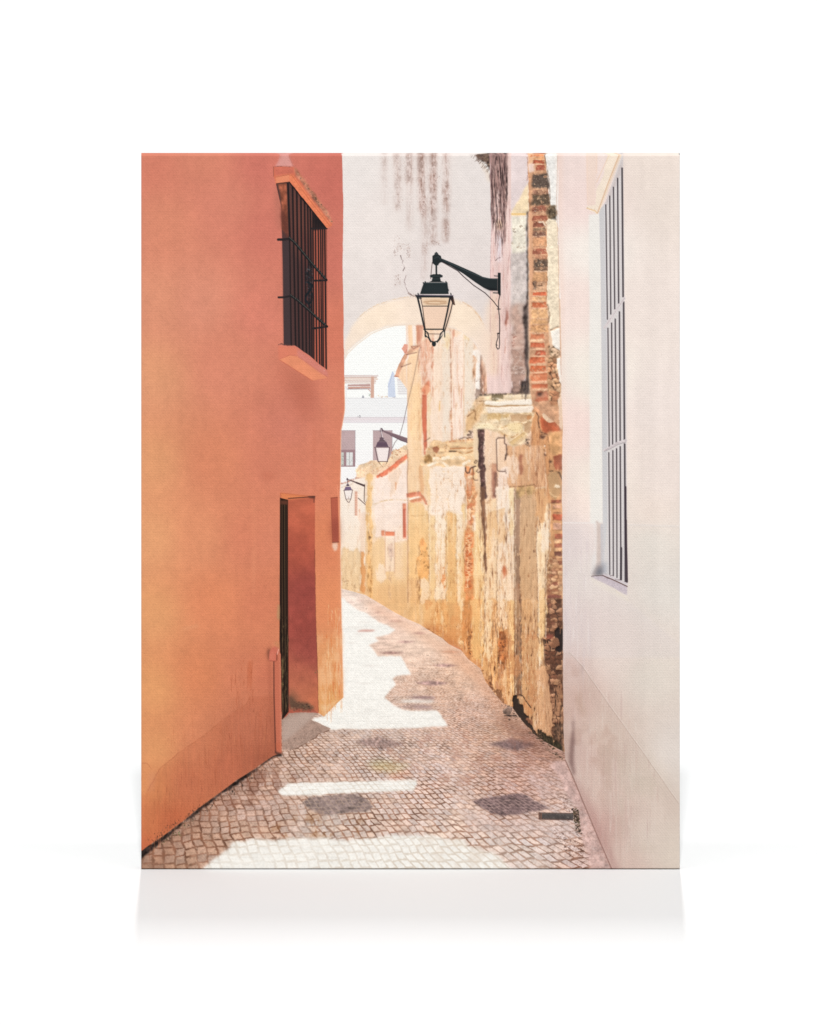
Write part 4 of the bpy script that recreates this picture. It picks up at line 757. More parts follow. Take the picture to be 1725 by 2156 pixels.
def draw_lane():
    gm = P('s', 's:1360,2356 s:1414,2370 s:1463,2384 s:1511,2412 s:1570,2448 s:1633,2481 s:1678,2500 s:1727,2532 s:1769,2556 s:1796,2580 s:1846,2605 s:1874,2640 s:1923,2678 s:1943,2730 s:1978,2776 s:2013,2817 s:2048,2831 s:2083,2880 s:2135,2939 s:2187,2974 s:2260,3010 s:2300,3100 s:2540,3490 s:540,3490 s:540,3400 s:1100,3010 s:1120,2800 s:1360,2700')
    shade = field([(1400, 2380, (222, 196, 184)), (1550, 2450, (220, 184, 168)), (1700, 2560, (222, 188, 170)), (1850, 2700, (218, 178, 156)), (1900, 2850, (206, 170, 156)), (1500, 3000, (200, 174, 164)), (1200, 3050, (198, 166, 152)), (1000, 3200, (186, 150, 136)),
                   (800, 3350, (178, 140, 122)), (620, 3450, (170, 132, 112)), (1300, 3350, (202, 176, 164)), (1700, 3100, (210, 180, 170)), (1800, 3350, (214, 186, 174)), (2100, 3100, (196, 158, 148)), (2150, 2980, (176, 134, 120)), (2200, 3350, (208, 182, 174)), (2350, 3450, (206, 172, 162)), (1000, 3400, (196, 160, 142)), (2000, 2880, (200, 160, 140))])
    G = np.broadcast_to(shade, IMG.shape).copy()
    yy = YC[:, None] + 0 * XC[None, :]; xx = XC[None, :] + 0 * YC[:, None]
    # setts: a real ground plane seen in perspective, rows turned against the view
    wx = xx + NZ['mid'] * 2.5; wy = yy + NZ['mid'] * 1.2
    Z = np.maximum(wy - 2380, 8.)
    U = (wx - 1500) / Z; D = 1640. / Z
    th = math.radians(33) + .10 * np.clip((wx - 1900) / 500, -1, 1)
    tb = math.radians(11)
    A_ = (U * np.cos(th) + D * np.sin(th)); B_ = (-U * np.sin(tb) + D * np.cos(tb))
    def setts(A_, B_, ca, cb, seed, jw):
        b = B_ / cb + .10 * np.sin(A_ / ca * .9) + .07 * np.sin(A_ / ca * 2.3 + 1); rb = np.floor(b).astype(int)
        off = ((rb * 7919) % 101) / 101. * .30 + rb * .13
        a = A_ / ca + off + .10 * np.sin(b * 1.3); ra = np.floor(a).astype(int)
        hsh = (np.sin(ra * 12.9898 + rb * 78.233 + seed) * 43758.5453) % 1.; h2 = (np.sin(ra * 39.3 + rb * 11.1 + seed) * 24634.63) % 1.; h3 = (np.sin(ra * 9.3 + rb * 51.7 + seed) * 13758.5) % 1.
        fa, fb = a - ra, b - rb
        wa = jw * (.7 + .8 * h2); wb = jw * (.7 + .8 * h3)
        fa = fa + (h3 - .5) * .10 * (fb - .5) * 2; fb = fb + (h2 - .5) * .12 * (fa - .5) * 2
        da = np.minimum(fa, 1 - fa); db = np.minimum(fb, 1 - fb)
        # corner rounding and screen-size dependent softness
        d = np.minimum(da / wa, db / wb); d = np.minimum(d, np.hypot(np.minimum(da / wa, 2), np.minimum(db / wb, 2)) / 1.35)
        sh = 1.0 * ((fb - .5) * .6 - (fa - .5) * .3)
        return d, hsh, h2, sh
    d, hs, h2, sh = setts(B_, A_, .050, .037, 3., .095)
    fade = np.clip((yy - 2560) / 420., 0, 1); px = np.clip(14. / (Z * .04), 0, 1.5)
    joint = 1 / (1 + np.exp((d - 1.0 + NZ['fine'] * .16) / (.16 + px * .16)))
    joint = joint * np.clip(fade * 1.5, 0, 1)
    tone = 1.02 + (hs - .5) * .11 * (.35 + .65 * fade) + NZ['fine'] * .035 + NZ['small'] * .02 + sh * .03 * fade
    G = G * np.array([1.06, 1.095, 1.09])
    stone = G * tone[..., None].astype(np.float32)
    stone = stone * (1 - .04 * fade[..., None] * (h2[..., None] - .5) * np.array([-1, 0, 1.2]))
    jc = np.stack([G[..., 0] * .64, G[..., 1] * .52, G[..., 2] * .45], -1) * (1 + NZ['small'][..., None] * .10)
    dirt = np.clip(.70 + .14 * NZ['mid'] + .12 * NZ['bl2'], .4, .95)[..., None] * joint[..., None]
    shadowed = stone * (1 - dirt) + jc * dirt
    grit = np.clip(NZ['fine'] * .5 + NZ['ho'] * .9, -3, 3)
    shadowed = shadowed * (1 - (.035 * (1 - fade) * grit)[..., None])
    spk = np.clip((NZ['fine'] + NZ['small'] - 3.1) / .8, 0, 1)[..., None] * .25
    shadowed = shadowed * (1 - spk)
    lit = np.array([246, 243, 236], np.float32) * (1 + (hs[..., None] - .5) * .03 * fade[..., None] + NZ['fine'][..., None] * .01 - np.clip(NZ['ho'], 0, 3)[..., None] * .014)
    lj = np.array([206, 190, 172], np.float32); jl = (joint * np.clip(.38 + .10 * NZ['mid'] + .3 * np.clip((yy - 3250) / 200, 0, 1) * np.clip((xx - 1300) / 500, -.4, 1), .04, .8) * np.clip((yy - 2650) / 500, .05, 1))[..., None]
    lit = lit * (1 - jl) + lj * jl
    LIT[0] = lit.astype(np.float32); SHD[0] = shadowed.astype(np.float32)
    gm = [(x_, y_ - (3 if k_ < 20 else 0)) for k_, (x_, y_) in enumerate(gm)]
    mk = poly(gm); put(mk, SHD[0])
    # dark basalt diamonds
    def diamond(cx, cy, hw, hh, c, a, seed, skew=0, soft=2.):
        pts = [(cx - hw, cy - skew), (cx - hw * .1, cy - hh), (cx + hw, cy + skew), (cx + hw * .05, cy + hh)]
        put(poly(pts, soft, max(.6, hh * .09), max(3, hw * .12), seed), c, a, [('bl3', .09), ('fine', .07)])
    for cx, cy, hw, hh, c, a in ((1783, 2662, 58, 7, (186, 148, 142), .85), (1728, 2733, 70, 11, (176, 142, 136), .9), (1692, 2790, 60, 5, (140, 112, 112), .75), (1660, 2828, 74, 10, (178, 150, 144), .8), (1678, 2533, 36, 3.4, (176, 138, 136), .9), (1626, 2568, 42, 4, (178, 138, 134), .9),
                                 (1567, 2612, 52, 5, (160, 118, 112), .8), (1581, 2485, 36, 2.6, (170, 132, 126), .8), (1517, 2451, 28, 2, (170, 130, 124), .7), (1400, 2410, 26, 2, (180, 144, 140), .6), (1445, 2404, 20, 1.6, (190, 150, 146), .6), (1810, 2608, 50, 5, (190, 130, 104), .6)):
        diamond(cx, cy, hw, hh, c, a, int(cx))
    diamond(1521, 2973, 104, 27, (150, 124, 118), .72, 21, 2, 5)
    diamond(2053, 2978, 100, 25, (120, 98, 98), .85, 22, 0, 3)
    # near diamonds are laid in small dark setts
    d2, hs2, _, _ = setts(B_, A_, .034, .024, 9., .10)
    for pts, seed, base_c, jc2 in ((P('k', '1245,1165 1300,1130 1500,1110 1725,1100 o:240,1110 o:330,1150 o:375,1200 o:330,1235 o:100,1255 o:-60,1280 k:1400,1275 1320,1230'), 23, (138, 120, 116), (180, 156, 140)),
                                   (P('n', '50,1155 170,1130 390,1092 440,1100 520,1145 655,1215 560,1235 450,1250 290,1275 200,1250 120,1200'), 24, (112, 92, 92), (186, 156, 150))):
        m2 = poly(pts, 1.5, 3, 9, seed)
        if m2 is None: continue
        sl, mm = m2
        j2 = 1 / (1 + np.exp((d2[sl] - 1 + NZ['small'][sl] * .5) / .4)) * np.clip(.7 + .5 * NZ['small'][sl], .1, 1)
        cc = np.array(base_c) * (1 + (hs2[sl][..., None] - .5) * .28 + NZ['bl3'][sl][..., None] * .06 + NZ['fine'][sl][..., None] * .05)
        cc = cc * (1 - j2[..., None]) + np.array(jc2) * j2[..., None]
        put((sl, mm), np.zeros_like(IMG), 0); IMG[sl] = IMG[sl] * (1 - mm[..., None] * .93) + cc * mm[..., None] * .93
    # repaired bed of broken stone on the right, blurs the joints
    put(poly(P('n', '0,1240 200,1300 560,1320 830,1330 900,1420 700,1440 450,1420 150,1400 0,1400'), 8, 6), (214, 190, 182), .42, [('bl3', .05), ('bl2', .03), ('fine', .03)])
    put(poly(P('n', '480,960 700,930 840,1100 820,1180 600,1130'), 9, 5), (212, 188, 182), .3, [('bl3', .06), ('fine', .04)])
    specks('n', '640,1380 880,1390 960,1640 820,1560', [(110, 76, 66), (84, 58, 52)], 90, 450, 1.2, 5, .6, .7); specks('n', '690,1150 860,1160 880,1260 760,1240', [(110, 76, 70), (230, 210, 204)], 50, 451, 1.2, 5, .6, .7)
    # darker, browner corners
    put(poly(P('k', '10,1560 300,1330 600,1120 900,930 1060,820 1150,850 1000,960 760,1130 560,1320 330,1500 200,1680 10,1690'), 14), (150, 108, 90), .32, [('bl2', .1)])
    spot(poly(P('k', '500,1100 900,900 1250,950 1100,1080 800,1250'), 12), (120, 76, 60), 'bl2', .3, 1., .4); spot(poly(P('k', '900,1400 1300,1250 1725,1300 1725,1450 1000,1460'), 12), (150, 100, 60), 'bl2', .2, 1., .45)
    put(poly(P('n', '200,480 330,500 520,620 620,780 740,830 770,880 500,760 300,620'), 16), (120, 76, 60), .4); spot(poly(P('o', '300,650 1500,600 1725,800 1725,1000 600,1050'), 12), (150, 106, 92), 'small', .7, 1., .35)
    # rubble kerb below the white wall
    put(poly(P('n', '640,880 740,845 770,860 835,990 900,1150 1000,1390 1130,1690 980,1690 900,1450 860,1240 790,1120 700,950'), 3, 4), (204, 172, 164), .9, [('bl3', .05), ('bl2', .04), ('fine', .03)])
    specks('n', '780,1000 840,1020 1080,1600 1000,1600 880,1300', [(176, 140, 132), (226, 202, 196), (150, 112, 104)], 110, 452, 1.5, 6, .8, .5)
    specks('n', '800,1480 930,1420 980,1600 900,1640', [(96, 70, 62), (130, 96, 86)], 34, 453, 1.5, 4, .6, .6)
    put(poly(P('s', 's:1430,2376 s:1570,2450 s:1727,2534 s:1850,2608 s:1923,2680 s:1978,2778 s:2048,2833 s:2010,2850 s:1940,2800 s:1890,2720 s:1800,2650 s:1640,2530 s:1480,2440'), 12), (226, 164, 126), .28)  # orange light bounced off the ruin, painted on the ground here and below
    put(poly(P('m', '200,450 420,600 640,810 800,1080 1000,1250 900,1250 700,1080 500,860 300,680'), 10), (218, 156, 120), .18)
    # lit shapes on the ground
    L1 = P('s', 's:1356,2389 s:1370,2389 s:1379,2396 s:1388,2410 s:1435,2441 s:1470,2455 s:1490,2470 s:1504,2476 s:1518,2488 s:1550,2502 s:1584,2520 s:1560,2536 s:1501,2551 s:1518,2566 s:1477,2580 s:1490,2590 s:1511,2624 s:1605,2626 s:1619,2650 s:1632,2676 s:1647,2700 s:1590,2702 s:1572,2716 s:1584,2738 s:1560,2765 s:1540,2790 s:1560,2806 s:1577,2824 s:1610,2836 s:1640,2843 s:1749,2843 s:1768,2865 s:1793,2905 s:1700,2911 s:1561,2916 s:1326,2919 s:1243,2876 s:1296,2866 s:1350,2800')
    put(poly(L1, 1.2, 1.6, 9, 460), LIT[0]); 
    put(poly(P('l', '1010,1590 1160,1580 1440,1590 1400,1612 1260,1612 1080,1604'), 3, 1), LIT[0], .95)
    for a, s in (('1180,1300 1250,1320 1200,1360 1140,1350 1080,1335', 1), ('900,1480 1000,1450 1150,1480 1000,1500', 2), ('870,1550 1100,1540 1200,1560 1000,1575', 3), ('960,1655 1200,1640 1300,1665 1100,1675', 4)): put(poly(P('l', a), 3, 1.5, 8, 470 + s), SHD[0], .5)
    put(poly(P('l', '1100,1540 1420,1545 1440,1580 1250,1570'), 4), (150, 124, 124), .6); put(poly(P('l', '1180,1640 1380,1640 1430,1690 1250,1680'), 3), (178, 152, 148), .7)
    slivers('l', '360,1200 500,1200 500,1260 360,1260', [(190, 170, 160)], 1, 474, 4, 6)
    put(poly(P('l', '545,790 600,775 720,775 760,785 700,797 560,800'), 1.5, .6), (206, 158, 146), .95)
    for q, (x, y, w_) in enumerate(((640, 690, 120), (560, 745, 150), (700, 630, 70), (560, 820, 80), (480, 925, 90), (700, 1190, 130), (430, 1215, 30), (430, 1250, 30), (620, 1390, 120))):
        put(poly(P('l', '%d,%d %d,%d %d,%d %d,%d' % (x - w_, y, x, y - 5, x + w_, y, x, y + 8)), 2), (226, 216, 208), .7)
    L2 = P('k', '1145,1022 1230,1018 1725,1008 o:400,1000 o:705,998 o:708,1025 o:680,1078 o:300,1092 o:0,1105 k:1400,1112 1090,1117 1058,1085')
    put(poly(L2, 2., 1.6, 9, 461), LIT[0])
    L3 = P('k', '740,1462 900,1452 1150,1450 o:100,1448 o:300,1440 o:480,1425 o:640,1415 o:760,1422 o:850,1425 o:960,1455 o:1060,1450 o:1110,1500 o:1200,1535 o:1300,1565 o:1390,1625 o:1440,1690 k:470,1690 550,1620 650,1530')
    m3 = poly(L3, 5, 5, 14, 462); put(m3, LIT[0])
    spot(poly(P('o', '620,1400 900,1410 1400,1600 1400,1675 900,1675 700,1500'), 10), (222, 204, 186), 'bl2', -.3, 1.5, .35)
    put(poly(P('o', '1100,1420 1560,1440 1725,1640 1725,1690 1450,1690 1300,1560'), 30), LIT[0], .35)
    # faint rainbow lens flare over the setts, painted into the print
    for a, cc, al in (('310,860 420,840 660,870 640,900 400,900', (150, 176, 110), .22), ('320,890 480,880 620,910 540,950 380,920', (226, 200, 110), .25), ('480,960 650,930 660,965 500,990', (232, 140, 100), .25)): put(poly(P('o', a), 8), cc, al)
    # iron cover and weeds
    flat('n', '566,1244 832,1250 830,1308 566,1300', (96, 78, 72), 1, .6, mods=[('fine', .06)]); flat('n', '590,1254 832,1258 830,1298 590,1292', (84, 78, 76), 1, .6, mods=[('bl3', .06)]); stroke('n', '568,1246 568,1300', 3, (130, 90, 74)); stroke('n', '590,1254 832,1258', 2, (120, 112, 104), .7)
    stroke('n', '585,1252 585,1298', 3, (130, 92, 76)); specks('n', '780,1268 800,1268 800,1288 780,1288', (150, 140, 130), 4, 475)
    specks('n', '820,1210 870,1220 880,1350 850,1360', [(56, 44, 36), (84, 76, 50), (110, 90, 70)], 70, 476, 1.5, 5); specks('n', '820,1360 900,1380 940,1500 900,1500', [(70, 54, 48)], 26, 477, 1.5, 5, .7)
    specks('j', '1520,1380 1600,1400 1560,1440 1480,1420', [(110, 80, 70)], 6, 478)


LIT, SHD = [None], [None]


def draw_white_house():
    c, i, n, p = 'cinp'
    outline = P(c, '712,10 1700,10 n:1700,1700 n:1135,1690 n:1000,1390 n:900,1150 n:835,990 n:770,845 n:756,600 n:752,0 i:748,1500 i:744,1000 i:750,600 i:738,330 c:740,1500 c:728,1000 c:716,600 c:716,300')
    base = field([(2250, 650, (226, 210, 208)), (2330, 800, (226, 208, 206)), (2300, 1200, (230, 214, 210)), (2300, 1700, (232, 212, 208)), (2330, 2000, (232, 216, 210)), (2380, 1000, (230, 226, 222)), (2390, 1500, (229, 225, 218)), (2390, 1950, (230, 224, 216)),
                  (2600, 650, (224, 213, 207)), (2680, 800, (222, 212, 206)), (2600, 1200, (226, 216, 212)), (2600, 1600, (225, 215, 212)), (2650, 1900, (226, 215, 211)), (2600, 2060, (228, 215, 208)),
                  (2270, 2150, (216, 204, 204)), (2350, 2300, (218, 210, 206)), (2600, 2150, (217, 213, 208)), (2650, 2350, (214, 210, 206)), (2300, 2500, (214, 200, 198)), (2450, 2600, (218, 206, 201)), (2600, 2700, (212, 205, 198)), (2690, 3000, (214, 207, 203)),
                  (2290, 2800, (196, 170, 162)), (2340, 3000, (196, 172, 166)), (2400, 2950, (206, 190, 180)), (2450, 3150, (204, 184, 176)), (2550, 3100, (208, 198, 188)), (2600, 3350, (208, 198, 190)), (2500, 3450, (206, 186, 178)), (2690, 3400, (212, 204, 194)), (2270, 2650, (204, 184, 180)), (2400, 3300, (190, 158, 152))])
    base = base * np.array([1.035, 1.02, 1.0], np.float32)
    put(poly(outline, .6, 1, 14, 500), base, 1, [('cloud', .006), ('small', .004), ('stw', .006)])
    flat(c, '712,22 740,22 735,600 748,1000 755,1725 i:770,900 i:770,1300 i:748,1320 i:745,900 c:738,1500 c:725,900 c:716,500', (232, 196, 176), .5, 7)
    stroke(c, '712,22 704,420 716,700 722,1100 738,1725', 2.5, (196, 150, 130), .6)
    # day joint of the plaster and colder lower coat
    flat(i, '750,1325 1010,1325 1015,1725 n:1700,0 n:1700,60 n:760,60 i:750,1725', (214, 205, 205), .25, 5); stroke(i, '752,1326 1005,1328', 4, (236, 228, 224), .8); stroke(i, '1240,1338 1640,1350', 3, (232, 222, 216), .7); stroke(i, '1240,1346 1640,1358', 5, (206, 202, 200), .35, soft=3)
    slivers(p, '270,430 600,430 600,1725 270,1725', [(206, 190, 192), (232, 224, 222), (210, 196, 196)], 60, 501, 60, 300, 7, .22, .01)
    slivers(n, '780,100 1200,300 1600,1200 1150,1600 850,900', [(190, 160, 150), (224, 210, 200), (180, 150, 146), (230, 220, 210)], 190, 502, 40, 220, 6, .22, .01)
    # skirting coat, edge running down to the right
    sk = P(n, '758,10 790,30 840,60 900,130 1130,460 1250,620 1330,740 1500,980 1640,1182 1700,1260 1700,1700 1130,1690 1000,1390 900,1150 835,990 770,845 756,600')
    put(poly(sk, 1.5, 1, 12, 503), (190, 160, 148), .13); stroke(n, '800,20 840,62 900,130 1130,460 1330,740 1500,980 1640,1182', 2.6, (180, 158, 146), .7); stroke(n, '806,20 905,124 1136,455 1336,735 1645,1175', 2, (234, 226, 220), .5)
    put(poly(P(n, '900,130 1130,460 1330,740 1640,1182 1645,1300 1300,900 1100,600 920,300'), 18), (186, 164, 150), .2)
    spot(poly(P(n, '760,60 900,150 1100,480 1200,800 1100,1200 900,1100 780,800'), 20), (180, 146, 132), 'blot', .1, 1.4, .35); spot(poly(P(n, '1000,700 1400,800 1600,1200 1500,1600 1200,1500'), 20), (190, 176, 160), 'blot', .4, 1.4, .25)
    flat(n, '830,500 838,620 836,980 815,930 800,840 815,700', (120, 92, 88), .75, 5, 3, 10, 504); flat(n, '770,600 800,700 800,860 772,840', (150, 116, 104), .35, 8)
    flat(n, '890,110 905,120 900,190 893,190', (150, 130, 126), .5, 3); flat(n, '840,380 880,300 930,500 900,520', (176, 146, 126), .35, 8)
    flat(n, '835,990 900,1150 1000,1390 1130,1690 1190,1690 1060,1400 960,1180 870,1000', (170, 128, 122), .5, 10); stroke(n, '770,845 835,990 900,1150 1000,1390 1130,1690', 4, (120, 86, 78), .7, soft=1.5)
    # window: hood, reveal, white bars
    put(poly(P(c, '930,22 1010,22 1005,440 950,450 940,300'), 3), (232, 206, 186), .45); stroke(c, '935,22 942,420', 4, (240, 200, 170), .55, soft=3); stroke(c, '1010,22 1008,180', 4, (236, 196, 164), .6, soft=3)
    put(poly(P(c, '950,500 1035,490 1040,900 1048,1500 1052,1725 i:1056,1330 i:960,1330 i:955,0 c:955,1200'), 2), (232, 229, 223), .9, [('small', .004)])
    put(poly(P(c, '1028,470 1080,400 1090,1200 1100,1725 i:1105,1325 p:765,1015 p:722,1000 i:1056,1325 c:1048,1725 1040,900'), .6), (201, 199, 200), 1, [('stw', .01)])
    put(poly(P(c, '1080,395 1212,22 1212,140 1222,1110 1232,1725 i:1240,1325 p:1003,1140 p:720,1010 i:1090,1325 c:1090,1300'), .4), (213, 207, 205))
    flat(c, '1080,400 1210,60 1210,150 1085,440', (196, 184, 182), .8, 2)
    # dark slots between the bars; top y and bottom y per slot
    SL = [('c:1080,425 c:1092,1300', 'c:1096,1370 i:1106,750', 'i:1103,790 p:802,1000', 5.2), ('c:1110,358 c:1118,1260', 'c:1124,1330 i:1132,735', 'i:1134,775 p:843,1015', 5.6), ('c:1138,290 c:1148,1220', 'c:1152,1300 i:1160,720', 'i:1162,760 p:885,1035', 5.8), ('c:1170,222 c:1178,1175', 'c:1184,1245 i:1190,705', 'i:1190,745 p:930,1060', 6.6), ('c:1204,145 c:1212,1125', 'c:1216,1170 i:1222,690', 'i:1224,725 p:980,1080', 8.4)]
    for k, (s1, s2, s3, w) in enumerate(SL):
        for s_ in (s1, s2, s3):
            stroke(c, s_, w + 2, (150, 138, 144), .6, w2=w + 2); stroke(c, s_, w * .8, (70, 64, 66), .95, w2=w * .8)
            stroke(c, ' '.join('%s:%f,%f' % (q.split(':')[0], float(q.split(':')[1].split(',')[0]) - 9, float(q.split(',')[1])) for q in s_.split()), 2.4, (226, 220, 222), .7)
    stroke(p, '985,0 990,600 1000,1085', 9, (56, 44, 52), .9); stroke(p, '935,700 932,1060', 9, (48, 40, 46), .7)
    for a in ('c:1070,1365 c:1095,1330 c:1140,1262 c:1222,1140', 'i:1068,770 i:1110,752 i:1170,715 i:1235,695'):
        stroke(c, a, 10, (214, 204, 204), 1); wob(c, a, 2.2, (150, 138, 140), .7, .8, 505); 
    stroke(i, '1068,778 1110,762 1170,727 1235,707', 2.6, (130, 118, 122), .7)
    # hood
    flat(c, '1100,10 1212,10 1195,50 1150,150 1080,350 1030,480 1010,490 935,455 932,435 1000,420 1010,300 1060,200', (236, 220, 202), 1, .8, 1.5, mods=[('small', .008)])
    flat(c, '1185,22 1205,22 1040,440 1025,480 1010,490', (222, 196, 170), .8, 1); stroke(c, '1190,22 1100,250 1016,488', 3, (206, 160, 126), .75); stroke(c, '935,450 1000,470 1012,488', 4, (226, 186, 140), .8); stroke(c, '1120,10 1060,140 1010,250', 3, (226, 186, 150), .5)
    specks(c, '935,445 1000,455 1000,475 940,465', (150, 120, 90), 6, 506, 1, 2)
    # lower recess: rounded jamb, shade and sill
    flat(p, '600,420 650,400 660,440 650,840 610,1000 590,1020 600,800 640,700 635,480', (226, 224, 222), .6, 5)
    flat(p, '640,388 668,388 680,415 722,418 722,1000 700,1015 598,1022 640,930 655,850 652,600 655,440', (204, 188, 180), .95, 1.2, 1, mods=[('small', .01)])
    flat(p, '700,420 722,420 722,900 706,900', (190, 194, 204), .8, 2); flat(p, '655,900 722,880 722,1005 598,1024 630,960', (130, 128, 134), .85, 7); flat(p, '680,940 722,920 722,1008 630,1018', (104, 106, 114), .7, 6)
    flat(p, '722,850 770,880 768,1012 722,1005', (150, 156, 170), .6, 8); stroke(p, '596,1024 720,1016', 4, (88, 70, 72), .8)
    flat(p, '598,1026 722,1018 1003,1145 1003,1240 960,1225 860,1165 740,1105 650,1065', (196, 184, 190), 1, .8, mods=[('fine', .02)]); stroke(p, '722,1014 860,1072 1003,1140', 4.4, (96, 70, 70), .9); stroke(p, '735,1002 860,1050 1003,1112', 7, (206, 196, 200), .9)
    flat(p, '590,1030 650,1068 740,1110 860,1170 960,1230 1005,1245 1005,1290 1045,1335 1000,1320 860,1240 760,1190 640,1120 595,1070', (226, 216, 204), .6, 3, 1.5); wob(p, '860,1185 940,1240 1010,1300', 4, (222, 208, 180), .4, 2, 507)
    for a in ('760,1040 800,1050', '810,1020 840,1010', '870,1060 920,1065', '740,1000 770,1000'): wob(p, a, 3, (90, 72, 76), .8, 1, 508)
    stroke(i, '1240,40 1240,1300', 2.5, (214, 206, 206), .6); specks(p, '1340,520 1380,520 1380,560 1340,560', (190, 180, 176), 2, 509); specks(c, '1060,700 1068,700 1068,710 1060,710', (60, 60, 60), 1, 510)


def draw_gutter_weeds():
    specks('n', '650,1370 760,1400 900,1490 960,1620 900,1660 780,1560', [(96, 68, 60), (72, 52, 46), (130, 98, 86)], 150, 640, 1.5, 6, .6, .75)
    specks('n', '690,1120 800,1130 880,1220 860,1290 780,1230', [(104, 76, 68), (232, 214, 206), (80, 60, 54)], 90, 641, 1.2, 5, .6, .7)
    specks('n', '820,1215 872,1225 885,1390 850,1400', [(58, 46, 38), (84, 74, 52), (44, 36, 30)], 110, 642, 1.5, 6, 1.2, .85)
    specks('n', '540,600 740,820 770,860 640,780 480,640', [(46, 40, 32), (76, 66, 48), (120, 90, 74)], 110, 643, 1.5, 7, .7, .8)
    specks('m', '880,1200 1010,1230 1090,1370 960,1380 900,1320', [(70, 56, 50), (140, 112, 98), (50, 42, 38)], 90, 644, 1.5, 6, .7, .8)
    flat('m', '905,1268 950,1235 1008,1238 1003,1292 970,1332 915,1312', (132, 108, 96), .95, .6, 3, 7, 124, [('bl3', .12)]); wob('m', '905,1268 950,1235 1008,1238', 4, (176, 150, 136), .8, 1.5, 645); wob('m', '915,1318 975,1335 1050,1330', 6, (48, 40, 38), .85, 2.5, 646)
    slivers('k', '60,1440 330,1260 640,1080 1020,810 1040,850 700,1110 340,1330 100,1520', [(30, 26, 24), (110, 78, 60), (70, 52, 42)], 160, 647, 5, 18, 3.4, .7, .3)
    specks('k', '120,1480 560,1180 960,900 1060,850 1000,980 640,1200 300,1420', [(120, 84, 68), (84, 60, 50)], 120, 648, 1.2, 5, .6, .5)


